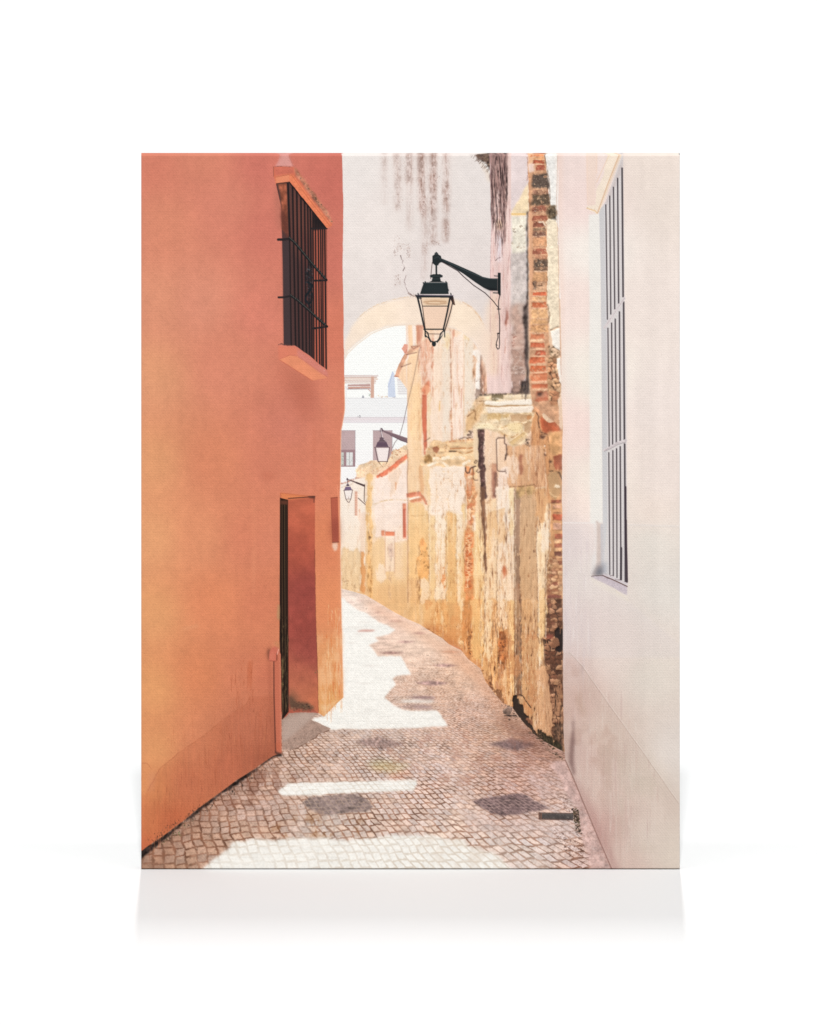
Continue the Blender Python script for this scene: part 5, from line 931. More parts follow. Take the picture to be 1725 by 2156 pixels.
def draw_orange_house():
    a, d, j, k = 'adjk'
    out = P('s', 's:540,590 s:1369,590 s:1369,640 s:1372,720 s:1374,800 s:1374,900 s:1372,1017 s:1372,1120 s:1374,1219 s:1377,1400 s:1379,1530 s:1380,1635 s:1377,1665 s:1374,1682 s:1370,1703 s:1366,1723 s:1364,1870 s:1361,1990 s:1361,2120 s:1363,2200 s:1366,2409 s:1370,2565 s:1373,2722 s:1374,2790 s:1296,2867 s:1275,2852 s:1125,2852 s:1128,3012 s:1092,3025 s:1019,3075 s:946,3122 s:873,3176 s:800,3229 s:748,3273 s:675,3328 s:612,3372 s:540,3424')
    # dark gutter line under it
    gl = P(k, '0,1548 100,1480 220,1395 360,1290 460,1205 600,1105 740,1000 880,908 1020,812 1085,795 1090,812 1010,835 880,935 740,1040 640,1100 540,1170 440,1245 350,1318 230,1425 120,1510 0,1612')
    put(poly(gl, 1.4, 4, 9, 600), (40, 32, 30), .97, [('bl3', .3)]); specks(k, '240,1380 480,1240 400,1330 300,1420 120,1530', [(70, 76, 44), (90, 70, 50), (28, 24, 24)], 60, 601, 1.5, 5)
    specks(k, '290,1400 320,1400 320,1430 290,1430', (70, 110, 50), 5, 602)
    base = field([(600, 640, (203, 116, 92)), (800, 640, (206, 122, 96)), (640, 900, (210, 128, 98)), (900, 800, (207, 122, 98)), (1050, 660, (196, 106, 90)), (1080, 900, (200, 110, 92)), (800, 1200, (212, 133, 105)), (620, 1200, (214, 137, 104)), (600, 1500, (218, 146, 104)),
                  (900, 1450, (210, 126, 98)), (1050, 1250, (210, 120, 98)), (1150, 1700, (198, 114, 92)), (1230, 1600, (188, 106, 86)), (1340, 700, (193, 101, 86)), (1340, 1000, (195, 105, 88)), (1330, 1350, (203, 111, 86)), (1330, 1600, (212, 122, 92)), (600, 1850, (219, 148, 100)),
                  (850, 1850, (211, 126, 90)), (1080, 1850, (200, 115, 88)), (1250, 1850, (200, 114, 88)), (1330, 1880, (212, 120, 86)), (600, 2150, (222, 152, 102)), (800, 2150, (216, 136, 95)), (980, 2150, (203, 117, 86)), (1080, 2150, (205, 120, 90)), (1310, 2150, (213, 122, 82)),
                  (600, 2450, (223, 152, 98)), (850, 2400, (213, 126, 85)), (1050, 2400, (206, 117, 84)), (1310, 2400, (220, 132, 86)), (1320, 2650, (224, 152, 96)), (1320, 2800, (224, 158, 92)), (600, 2750, (222, 150, 94)), (800, 2700, (212, 125, 82)), (950, 2700, (204, 118, 84)),
                  (1070, 2700, (196, 106, 78)), (620, 3000, (218, 146, 92)), (800, 2980, (206, 124, 86)), (1000, 2900, (196, 114, 84)), (1080, 2900, (178, 98, 72)), (600, 3150, (216, 138, 84)), (750, 3120, (192, 108, 74)), (900, 3050, (190, 104, 74)), (1040, 3020, (158, 86, 62)), (590, 3300, (206, 122, 74)), (680, 3280, (190, 98, 62)), (580, 3390, (192, 94, 60))])
    base = base * np.array([1.0, 1.03, 1.075], np.float32) * .88 + np.array([218, 152, 122], np.float32) * .12
    put(poly(out, .5, .8, 14, 603), base, 1, [('cloud', .008), ('small', .006), ('stw', .005), ('mid', .005), ('bl2', .004), ('fine', .008)])
    stroke('s', 's:566,590 s:1374,616', 1, (220, 130, 100), 0.01)
    # darker plinth with vertical rain marks
    pl = P('s', 's:566,3190 s:591,3169 s:600,3140 s:638,3080 s:716,3012 s:780,2968 s:816,2944 s:873,2897 s:940,2846 s:988,2819 s:1003,2790 s:1125,2780 s:1128,3012 s:1019,3075 s:873,3176 s:748,3273 s:612,3372 s:540,3424')
    put(poly(pl, 5), (150, 70, 46), .16, [('st', .084)]); wob('s', '591,3169 638,3080 716,3012 780,2968 816,2944 873,2897 940,2846 988,2819 1003,2780'.replace(' ', ' s:').replace('591', 's:591', 1), 3, (168, 96, 66), .55, 2.5, 604)
    slivers('s', 's:600,3150 s:720,3010 s:990,2820 s:1090,2800 s:1090,3020 s:940,3120 s:740,3270 s:600,3370', [(150, 78, 52), (176, 94, 62), (214, 132, 92), (130, 70, 50)], 260, 605, 20, 110, 2.4, .34, .012)
    slivers(j, '700,850 870,820 880,1200 700,1150', [(150, 76, 50), (176, 90, 60)], 40, 606, 20, 90, 2.6, .45, .02); slivers(j, '100,1250 900,1000 900,1300 120,1500', [(170, 96, 64)], 40, 607, 20, 90, 2.2, .3, .02)
    flat(j, '835,860 856,850 850,1040 838,1060', (186, 96, 62), .55, 3); wob(k, '12,868 60,870 90,910', 3, (180, 110, 76), .6, 1.5, 608); flat(k, '70,950 130,930 100,1090 60,1080', (206, 140, 110), .35, 8)
    stroke(k, '915,480 915,780', 2.5, (160, 84, 60), .4); flat(j, '320,605 440,575 460,585 340,615', (222, 160, 120), .5, 4)
    for t_, s_, cc, al, so in ((j, '860,0 885,0 885,330 865,340', (222, 142, 108), .35, 5), (d, '870,1200 890,1200 890,1725 870,1725', (220, 140, 106), .35, 6), (d, '930,930 1040,950 1020,1000 950,1000', (190, 108, 84), .4, 7), (d, '1330,600 1345,600 1345,1100 1332,1100', (186, 104, 80), .35, 4), (d, '1380,1060 1430,1070 1400,1090', (186, 98, 70), .5, 4)): flat(t_, s_, cc, al, so)
    flat('s', 's:1340,2000 s:1361,2000 s:1366,2400 s:1374,2790 s:1350,2800 s:1356,2300', (226, 150, 110), .35, 5)
    stroke('s', 's:1379,1530 s:1380,1640 s:1370,1703 s:1365,1723 s:1364,1870 s:1362,2000 s:1363,2200 s:1366,2409 s:1373,2722 s:1374,2790', 4, (240, 190, 158), .55)
    slivers(j, '1440,400 1540,380 1555,1150 1400,1250', [(240, 192, 140), (206, 108, 60), (236, 206, 170), (214, 124, 70)], 90, 610, 20, 90, 4, .5, .03); spot(poly(P(j, '1370,650 1550,600 1558,1140 1410,1275 1375,1250'), 8), (238, 190, 146), 'patch', .2, .9, .55)
    flat(j, '1380,1180 1440,1200 1520,1150 1415,1275', (240, 208, 168), .5, 5, 3)
    # shade cast by the sill
    flat(d, '1068,80 1325,238 1335,240 1345,420 1200,380 1080,260', (176, 100, 80), .32, 16); flat(d, '1200,240 1330,240 1335,560 1180,500', (184, 100, 78), .3, 24)
    flat(a, '1040,262 1088,300 1090,620 1060,600 1030,400', (150, 100, 84), .3, 8)
    # ---- barred window
    flat(a, '1075,10 1142,10 1150,60 1180,130 1036,132 1062,90 1075,50', (206, 140, 132), 1, 1, mods=[('small', .02)]); flat(a, '1100,40 1130,40 1165,128 1060,128', (216, 156, 148), .6, 5)
    stroke(a, '1142,22 1150,60 1182,135', 3, (184, 110, 96), .7)
    flat(a, '1045,262 1150,245 1435,603 1435,1685 1330,1610 1185,1500 1105,1497 1098,900 1085,440', (78, 54, 52), 1, .7)
    flat(a, '1060,264 1130,255 1140,520 1145,660 1090,610 1086,440 1078,340', (150, 84, 62), .95, 1.5, mods=[('bl3', .12)]); flat(a, '1086,430 1145,560 1150,680 1092,620', (96, 54, 46), .8, 5, 4)
    flat(a, '1150,262 1330,480 1330,900 1200,800 1160,640', (116, 70, 60), .75, 14); flat(a, '1095,700 1150,690 1165,1495 1106,1495', (66, 54, 56), .9, 1.5)
    flat(a, '1330,560 1432,606 1435,1685 1330,1612', (186, 98, 78), .95, 1.5); flat(a, '1330,480 1430,605 1330,620', (30, 26, 28), .9, 1); flat(a, '1240,600 1330,700 1330,1500 1250,1400', (88, 50, 48), .5, 12)
    BX = [(1136, 252, 1152, 690, 13), (1150, 690, 1162, 1500, 8), (1172, 285, 1196, 1505, 11), (1204, 320, 1222, 1520, 11), (1236, 360, 1250, 1545, 11), (1264, 395, 1278, 1570, 10), (1288, 430, 1304, 1590, 9), (1308, 455, 1322, 1600, 9), (1328, 480, 1336, 1615, 8), (1347, 500, 1357, 1630, 8), (1368, 525, 1380, 1645, 8), (1386, 548, 1396, 1660, 8), (1402, 565, 1408, 1672, 8), (1418, 590, 1430, 1685, 9)]
    for x0, y0, x1, y1, w in BX:
        stroke(a, '%d,%d %d,%d' % (x0, y0, x1, y1), w * .52 + 1.6, (34, 28, 30), 1, w2=w * .52 + 1.4); stroke(a, '%d,%d %d,%d' % (x0 - w * .3, y0 + 20, x1 - w * .3, y1), 1.6, (96, 76, 72), .35)
    for s_, w in (('1062,690 1100,690 1150,684', 10), ('1065,1133 1110,1132 1160,1122', 8), ('1330,1006 1432,1002', 7), ('1325,1372 1432,1358', 7), ('1318,606 1432,604', 7)): stroke(a, s_, w, (42, 36, 38), 1)
    for s_, sd in (('1150,680 1190,715 1260,800 1330,885 1432,1000', 1), ('1160,1120 1210,1155 1290,1225 1360,1290 1436,1356', 2)):
        stroke(a, s_, 9.5, (30, 29, 31), 1); p_ = P(a, s_)
        for q in range(len(p_) - 1):
            n_ = int(math.hypot(p_[q + 1][0] - p_[q][0], p_[q + 1][1] - p_[q][1]) / 9)
            for z in range(n_):
                x = p_[q][0] + (p_[q + 1][0] - p_[q][0]) * z / n_; y = p_[q][1] + (p_[q + 1][1] - p_[q][1]) * z / n_
                put(line([(x - 1, y - 4), (x + 3, y + 1)], 2.2), (112, 116, 106), .75)
    for x, y in ((1430, 1002), (1436, 1357), (1385, 1004), (1350, 1006), (1345, 1370), (1390, 1364)): put(poly([P(a, '%d,%d' % (x + 9 * math.cos(t), y + 9 * math.sin(t)))[0] for t in [i_ * .785 for i_ in range(8)]]), (34, 30, 32))
    specks(a, '1275,890 1325,890 1330,1080 1290,1110 1270,1000', [(26, 34, 40), (40, 46, 52), (90, 96, 100)], 70, 614, 2, 6); specks(a, '1268,1120 1325,1100 1320,1200 1270,1180', [(26, 30, 36), (60, 60, 64)], 34, 615, 2, 5)
    wob(a, '1300,870 1322,910 1285,950 1280,1000 1325,1040 1300,1090 1272,1120 1270,1160 1300,1190 1325,1150 1322,1100', 7, (24, 30, 34), 1, 1, 617); wob(a, '1290,900 1310,940 1280,1000 1320,1050 1290,1100 1270,1150 1310,1210', 6, (28, 34, 40), .95, 2, 616)
    stroke(a, '1150,250 1435,603', 7, (30, 26, 28), .95); wob(a, '1230,350 1330,470 1430,590', 9, (28, 24, 26), .9, 2, 617)
    # hood
    flat(a, '1028,132 1175,132 1210,155 1440,480 1480,558 1474,585 1435,603 1150,245 1045,262 1026,200', (206, 110, 84), 1, .7, 1); flat(a, '1040,206 1150,186 1152,244 1046,262', (222, 136, 102), 1, 1); stroke(a, '1040,212 1150,190', 2.6, (160, 80, 62), .6)
    flat(a, '1152,186 1180,200 1330,400 1468,575 1474,585 1435,603 1152,244', (224, 128, 92), 1, .8, mods=[('fine', .03)]); stroke(a, '1165,195 1320,410 1458,585', 3, (190, 98, 70), .7)
    flat(a, '1180,140 1212,155 1440,475 1482,560 1468,565 1330,385 1200,200', (176, 116, 94), .95, 1, 2, 8, 618, [('bl3', .12)]); specks(a, '1200,160 1440,480 1475,560 1450,545 1220,210', [(90, 70, 60), (206, 150, 120), (120, 100, 84)], 130, 619, 1.2, 4)
    flat(a, '1030,134 1175,134 1185,180 1040,200', (202, 110, 92), .9, 2, mods=[('small', .03)]); wob(a, '1028,132 1090,128 1170,134', 3, (120, 76, 70), .8, 1.2, 620); stroke(a, '1026,135 1028,205', 3, (120, 70, 58), .6); stroke(a, '1050,262 1130,252', 3, (30, 24, 26), .9)
    # sill
    flat(a, '1062,1500 1190,1500 1300,1580 1435,1688 1440,1720 1230,1570 1160,1595 1065,1605', (208, 122, 104), 1, .8, 1, mods=[('small', .02)]); flat(a, '1062,1505 1190,1510 1225,1560 1160,1592 1065,1605', (214, 124, 98), .8, 2)
    flat(d, '1070,75 1155,45 1212,52 1445,213 1325,237', (222, 138, 104), 1, .9, .8, mods=[('small', .015)]); flat(d, '1205,5 1230,10 1440,170 1446,213 1400,190 1215,55', (206, 126, 112), .95, 1.2); stroke(d, '1070,77 1325,238', 3, (190, 100, 76), .6); wob(d, '1080,72 1150,42 1212,52 1440,210', 2.5, (180, 100, 80), .5, 1, 621)
    wob(a, '1066,1494 1090,1486 1110,1500 1185,1502', 4, (70, 50, 48), .8, 2, 622); specks(a, '1215,1540 1430,1690 1430,1710 1230,1570', [(226, 170, 160), (180, 100, 86)], 40, 623, 1, 3)
    # ---- doorway
    flat(d, '1077,1095 1343,1125 1343,1725 j:1350,500 j:1365,900 j:1370,1252 j:1090,1300 j:1075,700 d:1075,1725', (170, 88, 70), 1, .6)
    jamb = field([(1200, 2030, (184, 98, 74)), (1200, 2200, (170, 84, 66)), (1230, 2350, (150, 72, 64)), (1200, 2500, (158, 76, 66)), (1240, 2600, (152, 74, 66)), (1200, 2700, (174, 98, 76)), (1200, 2780, (176, 104, 78)), (1260, 2800, (196, 112, 80)), (1240, 2100, (176, 90, 68))])
    put(poly(P(d, '1137,1140 1343,1128 1343,1725 j:1343,0 j:1350,500 j:1365,900 j:1370,1250 j:1335,1225 j:1150,1190 j:1140,600 d:1137,1725'), .5), jamb, 1, [('small', .025), ('mid', .02)])
    flat(d, '1078,1097 1343,1127 1260,1135 1140,1150 1085,1160', (216, 128, 84), 1, 1); stroke(d, '1140,1140 1343,1125', 4, (70, 40, 36), .8); flat(d, '1290,1125 1343,1122 1343,1140 1300,1136', (60, 40, 38), .8, 1.5); stroke(d, '1338,1135 1336,1170', 3, (70, 44, 40), .8)
    flat(d, '1076,1135 1137,1150 1139,1725 j:1137,0 j:1143,1240 j:1095,1300 j:1072,700 d:1074,1725', (42, 28, 22), 1, .6); flat(d, '1080,1155 1135,1155 1135,1190 1080,1185', (96, 56, 42), .9, 1.5)
    for x, cc in ((1082, (30, 20, 18)), (1092, (84, 64, 46)), (1104, (34, 24, 18)), (1113, (92, 72, 52)), (1128, (60, 42, 32)), (1120, (28, 20, 18))): stroke(d, '%d,1190 %d,1725 j:%d,0 j:%d,1240' % (x, x, x, x + 6), 3, cc, .8)
    slivers(j, '1088,500 1140,500 1140,1230 1095,1280', [(110, 92, 66), (24, 18, 16)], 60, 624, 15, 70, 2.4, .7, .01); slivers(j, '1085,800 1110,800 1110,1200 1090,1200', [(130, 112, 76)], 20, 625, 15, 60, 3, .6, .01)
    wob(j, '1343,0 1350,500 1362,900 1370,1240', 2.6, (110, 60, 46), .6, 1.5, 626); slivers(j, '1150,500 1350,300 1360,1100 1160,1100', [(120, 60, 54), (190, 110, 90)], 60, 627, 6, 26, 2.4, .45)
    flat(j, '1148,1120 1200,1150 1290,1180 1335,1200 1335,1230 1260,1225 1150,1220', (84, 66, 54), .85, 4, 5, 7, 628); specks(j, '1150,1150 1330,1190 1330,1240 1150,1235', [(50, 40, 36), (140, 116, 90), (90, 72, 56)], 90, 629, 1.5, 5); specks(j, '1345,920 1368,920 1368,960 1345,960', (90, 90, 60), 8, 630)
    flat(j, '1150,1050 1220,1120 1240,1170 1150,1160', (110, 80, 62), .5, 7)
    wob(j, '1068,180 1070,430', 2.4, (140, 110, 90), .5, 1.5, 631); flat(j, '1058,420 1072,420 1072,540 1055,520', (170, 140, 100), .7, 2, 2)
    # doorstep
    flat(j, '1090,1305 1145,1252 1240,1246 1360,1250 1312,1300 1465,1370 1440,1392 1370,1410 1345,1445 1300,1462 1215,1515 1150,1535 1092,1530', (168, 140, 126), 1, .7, 1.5, 8, 632, [('fine', .03), ('bl3', .02)])
    flat(j, '1100,1300 1240,1250 1360,1252 1312,1298 1200,1400 1095,1480', (176, 154, 142), .75, 3, mods=[('mid', .03)]); specks(j, '1140,1470 1300,1380 1430,1370 1300,1460 1160,1525', [(120, 94, 82), (196, 168, 152), (100, 80, 70)], 170, 633, 1, 2.6)
    wob(j, '1450,1385 1370,1412 1350,1440 1300,1465 1215,1518 1150,1538', 4, (110, 80, 66), .75, 1.5, 634)
    # downpipe stub
    flat(j, '985,770 1010,735 1000,850 1010,1000 1020,1550 1040,1560 1015,1560', (120, 64, 50), .45, 6); flat(j, '980,780 995,745 1000,840 988,845', (70, 40, 34), .7, 3)
    flat(j, '1035,850 1050,790 1068,770 1082,800 1086,1000 1088,1565 1052,1560 1035,1100', (192, 108, 84), 1, .7); stroke(j, '1072,800 1078,1100 1080,1540', 5, (206, 124, 98), .6); stroke(j, '1029,855 1030,1100 1042,1550', 5, (92, 50, 42), .85, soft=1.4)
    flat(j, '992,850 995,790 1010,755 1035,740 1060,745 1075,770 1056,790 1045,855', (198, 108, 88), 1, .8); stroke(j, '1000,850 1045,854', 3, (150, 76, 60), .8); stroke(j, '1052,795 1052,845', 4, (110, 56, 44), .8); stroke(j, '1055,800 1066,762', 4, (236, 170, 150), .8); flat(j, '1000,800 1030,770 1030,850 1002,845', (214, 128, 104), .5, 4)
    flat(j, '1040,1545 1090,1560 1090,1575 1060,1572 1040,1560', (60, 42, 36), .8, 2); flat(j, '1025,710 1070,700 1072,770 1045,740', (180, 130, 90), .5, 3); flat(k, '1040,720 1086,700 1086,780 1050,770', (184, 96, 68), .5, 5)
    # small niche
    flat(d, '1465,1136 1520,1131 1526,1475 1478,1478', (176, 92, 72), 1, .8); flat(d, '1468,1300 1524,1300 1526,1475 1478,1478', (120, 56, 48), .6, 14); stroke(d, '1465,1136 1520,1131', 3, (120, 60, 46), .7); stroke(d, '1467,1140 1478,1476', 3, (140, 70, 54), .6); stroke(d, '1478,1478 1526,1474', 3, (80, 44, 38), .7)
    flat(d, '1478,1482 1515,1480 1510,1530 1495,1545 1480,1510', (236, 206, 186), .8, 2, 3); stroke(d, '1515,1040 1522,1120 1530,1300 1538,1500', 4, (232, 150, 116), .6)


def lamp_glass(pts, c, soft=.6): put(poly(pts, soft), c)


def draw_lamps():
    b, e, f = 'bef'
    K = (36, 42, 44)
    # the big lantern on its bracket
    flat(b, '890,836 905,838 1000,878 1150,945 1210,975 1265,988 1325,988 1325,1082 1265,1080 1215,1058 1150,1015 1060,950 960,890 890,862', K, 1, .6); stroke(b, '905,845 1100,935 1220,985 1320,994', 2.6, (70, 84, 86), .8)
    flat(b, '1326,944 1348,944 1348,1118 1340,1122 1326,1100', (28, 34, 36), 1, .5); stroke(b, '1300,968 1328,970', 3, K); stroke(b, '1292,1098 1330,1100', 4, K); flat(b, '1215,1058 1265,1080 1320,1082 1320,1068 1260,1060', (24, 26, 30), .8, 1)
    stroke(b, '895,858 1020,930 1060,970 1140,1040 1230,1100 1290,1160 1330,1212', 3.4, (56, 46, 48)); stroke(b, '1342,1118 1332,1160 1332,1220 1340,1300 1340,1400 1330,1410', 3.4, (40, 36, 38)); stroke(b, '1322,1222 1344,1222', 3.6, (36, 32, 34))
    stroke(b, '1338,1405 1340,1490 1336,1525 1325,1530 1314,1510 1315,1480 1328,1440 1326,1408', 3.2, (40, 36, 38)); stroke(b, '1322,1410 1342,1412', 3, (40, 36, 38)); stroke(b, '1312,1495 1322,1500', 2.4, (40, 36, 38))
    flat(b, '825,815 840,805 842,795 855,783 868,795 872,805 890,815 902,860 880,870 870,884 845,884 825,872', K, 1, .5); stroke(b, '845,800 866,800', 2.4, (90, 100, 100), .8); stroke(b, '840,835 870,820 890,845', 2.2, (70, 82, 84), .7)
    stroke(b, '824,865 815,950 812,990', 2.4, (70, 50, 48)); stroke(b, '855,880 856,955', 7, K); stroke(b, '846,882 866,884', 5, K)
    flat(b, '805,965 830,955 885,955 906,966 902,978 880,985 832,985 808,978', K, 1, .5); flat(b, '825,985 885,985 890,1008 915,1016 800,1016 820,1005', (32, 38, 40), 1, .5); stroke(b, '828,992 884,992', 2, (80, 92, 92), .7); stroke(b, '812,970 900,970', 2.2, (76, 88, 88), .6)
    flat(b, '760,1018 940,1018 944,1050 950,1108 730,1108 745,1060', (34, 42, 44), 1, .5); stroke(b, '762,1024 938,1024', 2.6, (74, 86, 88), .8); flat(b, '770,1030 930,1030 940,1100 745,1100', (44, 54, 56), .5, 6)
    for s_ in ('755,1020 760,1030', '928,1012 932,1020', '770,1012 772,1022', '715,1103 718,1112', '966,1103 968,1112', '944,1070 948,1080'): stroke(b, s_, 4.4, K)
    # glass
    flat(b, '738,1135 955,1135 908,1375 768,1375', (236, 204, 178), 1, .6); flat(b, '745,1135 952,1135 946,1198 754,1198', (232, 206, 178), 1, .8); flat(b, '750,1160 840,1150 935,1155 944,1180 860,1190 770,1185', (206, 168, 132), .85, 3); stroke(b, '760,1168 850,1160 930,1168', 3, (170, 130, 100), .6); stroke(b, '780,1182 860,1186 930,1180', 2.4, (150, 110, 84), .6); stroke(b, '800,1172 880,1175', 2.2, (246, 226, 200), .8)
    flat(b, '752,1204 946,1204 910,1370 780,1370', (236, 204, 180), .9, 2, mods=[('mid', .008)]); flat(b, '966,1140 990,1150 950,1340 925,1395 914,1380', (226, 194, 170), .9, 1)
    stroke(b, '752,1200 946,1200', 3.6, (60, 52, 50)); flat(b, '700,1114 985,1118 978,1136 712,1134', (40, 44, 48), 1, .6); stroke(b, '697,1116 985,1120', 2.6, (96, 78, 96), .8); stroke(b, '697,1116 712,1140 740,1140', 4, K)
    stroke(b, '712,1134 730,1210 755,1330 768,1385', 7.5, (34, 36, 40), w2=6); stroke(b, '735,1138 750,1210 770,1370', 3, (60, 46, 44)); stroke(b, '960,1136 940,1240 918,1340 908,1380', 7, (34, 36, 40), w2=6)
    stroke(b, '985,1150 965,1240 935,1340 918,1395', 4, (50, 42, 42)); flat(b, '975,1125 985,1125 1000,1192 985,1190 960,1140', (44, 34, 34), .95, .8); stroke(b, '985,1150 995,1190', 3, (150, 110, 90), .7)
    stroke(b, '760,1377 914,1377', 5, K); stroke(b, '775,1412 905,1414', 2.4, (90, 66, 60)); stroke(b, '770,1385 770,1430 776,1436', 5, K); stroke(b, '918,1390 920,1436', 4, K)
    stroke(b, '768,1388 790,1405 798,1440 812,1468 835,1475 862,1470 880,1445 888,1410 912,1388', 5, K); stroke(b, '775,1425 795,1445 812,1475', 3.4, K); stroke(b, '900,1425 885,1450 862,1478', 3.4, K)
    flat(b, '822,1476 850,1476 854,1490 848,1506 838,1510 826,1506 820,1490', K, 1, .5)
    # middle lantern
    V = (112, 92, 100)
    flat(e, '545,1348 570,1360 700,1400 835,1447 835,1503 760,1480 640,1415 560,1378', (122, 100, 106), 1, .6); stroke(e, '560,1356 835,1452', 2.4, (170, 146, 150), .7); stroke(e, '640,1418 833,1502', 2, (80, 62, 72), .8)
    flat(e, '527,1332 546,1332 560,1360 545,1378 518,1375 520,1350', (100, 84, 92), 1, .5); stroke(e, '536,1372 536,1440', 3.6, (120, 104, 110)); stroke(e, '530,1345 550,1430 590,1510 620,1545', 3, (232, 220, 220), .95); stroke(e, '534,1345 556,1430 600,1520', 1.6, (130, 110, 112), .6)
    flat(e, '512,1445 540,1435 570,1448 560,1458 590,1490 500,1490 520,1460', (104, 86, 94), 1, .6); flat(e, '492,1492 594,1492 622,1550 470,1550', (98, 78, 92), 1, .6); stroke(e, '458,1556 632,1556', 4, (130, 108, 112))
    flat(e, '470,1560 628,1560 612,1725 f:605,135 f:500,135 e:492,1725', (240, 226, 222), 1, .6); stroke(e, '466,1560 492,1690 f:500,135', 4.2, (110, 88, 92)); stroke(e, '630,1560 618,1650 f:606,135', 4.2, (110, 88, 92)); stroke(e, '478,1562 504,1700', 1.8, (190, 170, 168)); stroke(e, '655,1560 632,1640 f:614,100', 2.2, (150, 120, 116), .7)
    stroke(f, '498,136 608,136', 3, (100, 76, 70)); wob(f, '505,140 530,175 555,200 580,180 600,150', 3, (110, 80, 60), .85, 1, 700)
    # small far lantern
    flat(f, '150,338 180,345 340,400 345,430 270,395 160,352', (110, 90, 88), 1, .5); stroke(f, '250,380 342,415', 6, (84, 66, 66)); stroke(f, '345,400 340,520 338,590', 3, (90, 70, 64)); stroke(f, '270,556 352,630', 3, (96, 72, 66)); stroke(f, '340,590 352,610', 2, (90, 70, 64))
    flat(f, '136,330 146,322 154,332 158,352 134,350', (100, 84, 90), 1, .4); stroke(f, '148,350 150,395', 2.6, (96, 80, 90)); flat(f, '138,395 162,395 168,415 190,420 132,420', (96, 80, 96), 1, .4); flat(f, '125,425 182,425 200,466 106,466', (120, 100, 128), 1, .4)
    stroke(f, '104,468 206,462', 2.6, (96, 78, 88)); flat(f, '110,470 200,468 184,565 130,565', (240, 230, 224), .9, .5); stroke(f, '108,470 128,566', 2.4, (100, 80, 80)); stroke(f, '204,468 186,566', 2.4, (100, 80, 80)); stroke(f, '128,568 186,566', 2, (110, 90, 86)); stroke(f, '130,570 150,600 166,606 184,570', 2.4, (110, 88, 84)); stroke(f, '158,560 162,540', 2, (170, 140, 130))


draw_sky_and_far_house()
draw_ruin()
weather_ruin(0, 2400)
draw_pier()
draw_ruin_masonry()
def relief(region, k=.55, lim=26):  # paints highlight and shade along colour edges so patches look raised
    sl, m = region
    L = IMG[sl].mean(-1)
    sh = np.zeros_like(L); sh[2:, 1:] = L[:-2, :-1]; sh[:2] = L[:2]; sh[:, :1] = L[:, :1]
    e = np.clip(blur(L - sh, .6), -lim, lim) * k
    IMG[sl] = IMG[sl] + (e * m)[..., None] * np.array([1, .95, .85])


draw_archway()
draw_pillar_and_upper_ruin()
sl_, m_ = poly(P('c', '500,22 610,22 650,240 655,420 640,520 632,700 640,900 628,1080 640,1250 645,1400 615,1500 630,1700 i:640,330 i:700,600 i:740,330 i:740,640 i:520,420 i:500,330'), 1)
IMG[sl_] = IMG[sl_] + (np.array([208, 160, 130]) - IMG[sl_]) * (m_ * .2)[..., None]
sl_, m_ = WALL[0]
soft_ = np.stack([blur(IMG[sl_][..., k_], 1) for k_ in range(3)], -1)
up_ = np.clip((2650 - YC[sl_[0]][:, None]) / 300, .2, 1) * m_
IMG[sl_] = IMG[sl_] + (soft_ - IMG[sl_]) * (up_ * .5)[..., None]
IMG[sl_] = IMG[sl_] + (np.array([246, 216, 188]) - IMG[sl_]) * (up_ * .06)[..., None]
warm_ = np.clip((YC[sl_[0]][:, None] - 2050) / 400, 0, 1) * np.clip((2200 - XC[sl_[1]][None, :]) / 150, 0, 1) * m_
IMG[sl_] = IMG[sl_] * (1 + (np.array([1.025, .965, .88]) - 1) * (warm_ * .8)[..., None])
relief(WALL[0]); relief(poly(P('b', '1262,22 1725,22 i:745,330 i:300,340 b:1270,1725')), .4)
draw_lane()
draw_white_house()
draw_orange_house()
draw_gutter_weeds()
draw_lamps()
x_ = np.clip(IMG / 255., 0, 1)
IMG = IMG + 16 * x_ ** 2 * (1 - x_)                 # the print is a high-key one
IMG = np.clip(IMG, 2, 251)


# ---------------------------------------------------------------- the scene
import bpy
S = .60 / 2154.                                  # metres per print unit
CW, CH, CD = 2154 * S, 2864 * S, .019            # width, height, depth of the stretched canvas
C = bpy.context.scene.collection
scn = bpy.context.scene


def srgb_lin(a):
    a = a / 255.
    return np.where(a <= .04045, a / 12.92, ((a + .055) / 1.055) ** 2.4)


INK = (srgb_lin(IMG.astype(np.float64)) * LIGHT_GAIN * np.array([1.012, 1., .995])).astype(np.float32)


def node_mat(name):
    m = bpy.data.materials.new(name); m.use_nodes = True
    nt = m.node_tree; b = nt.nodes['Principled BSDF']
    return m, nt, b


def canvas_material():
    m, nt, b = node_mat('printed_canvas_cloth')
    at = nt.nodes.new('ShaderNodeVertexColor'); at.layer_name = 'ink'
    tc = nt.nodes.new('ShaderNodeTexCoord')
    n = nt.nodes.new('ShaderNodeTexNoise'); n.inputs['Scale'].default_value = 700; n.inputs['Detail'].default_value = 3
    nt.links.new(tc.outputs['Object'], n.inputs['Vector'])
    mr = nt.nodes.new('ShaderNodeMapRange'); mr.inputs['From Min'].default_value = .25; mr.inputs['From Max'].default_value = .75
    mr.inputs['To Min'].default_value = .965; mr.inputs['To Max'].default_value = 1.035
    nt.links.new(n.outputs['Fac'], mr.inputs['Value'])
    mx = nt.nodes.new('ShaderNodeVectorMath'); mx.operation = 'SCALE'
    nt.links.new(at.outputs['Color'], mx.inputs[0]); nt.links.new(mr.outputs['Result'], mx.inputs['Scale'])
    nt.links.new(mx.outputs[0], b.inputs['Base Color'])
    b.inputs['Roughness'].default_value = .85; b.inputs['Specular IOR Level'].default_value = .06
    return m


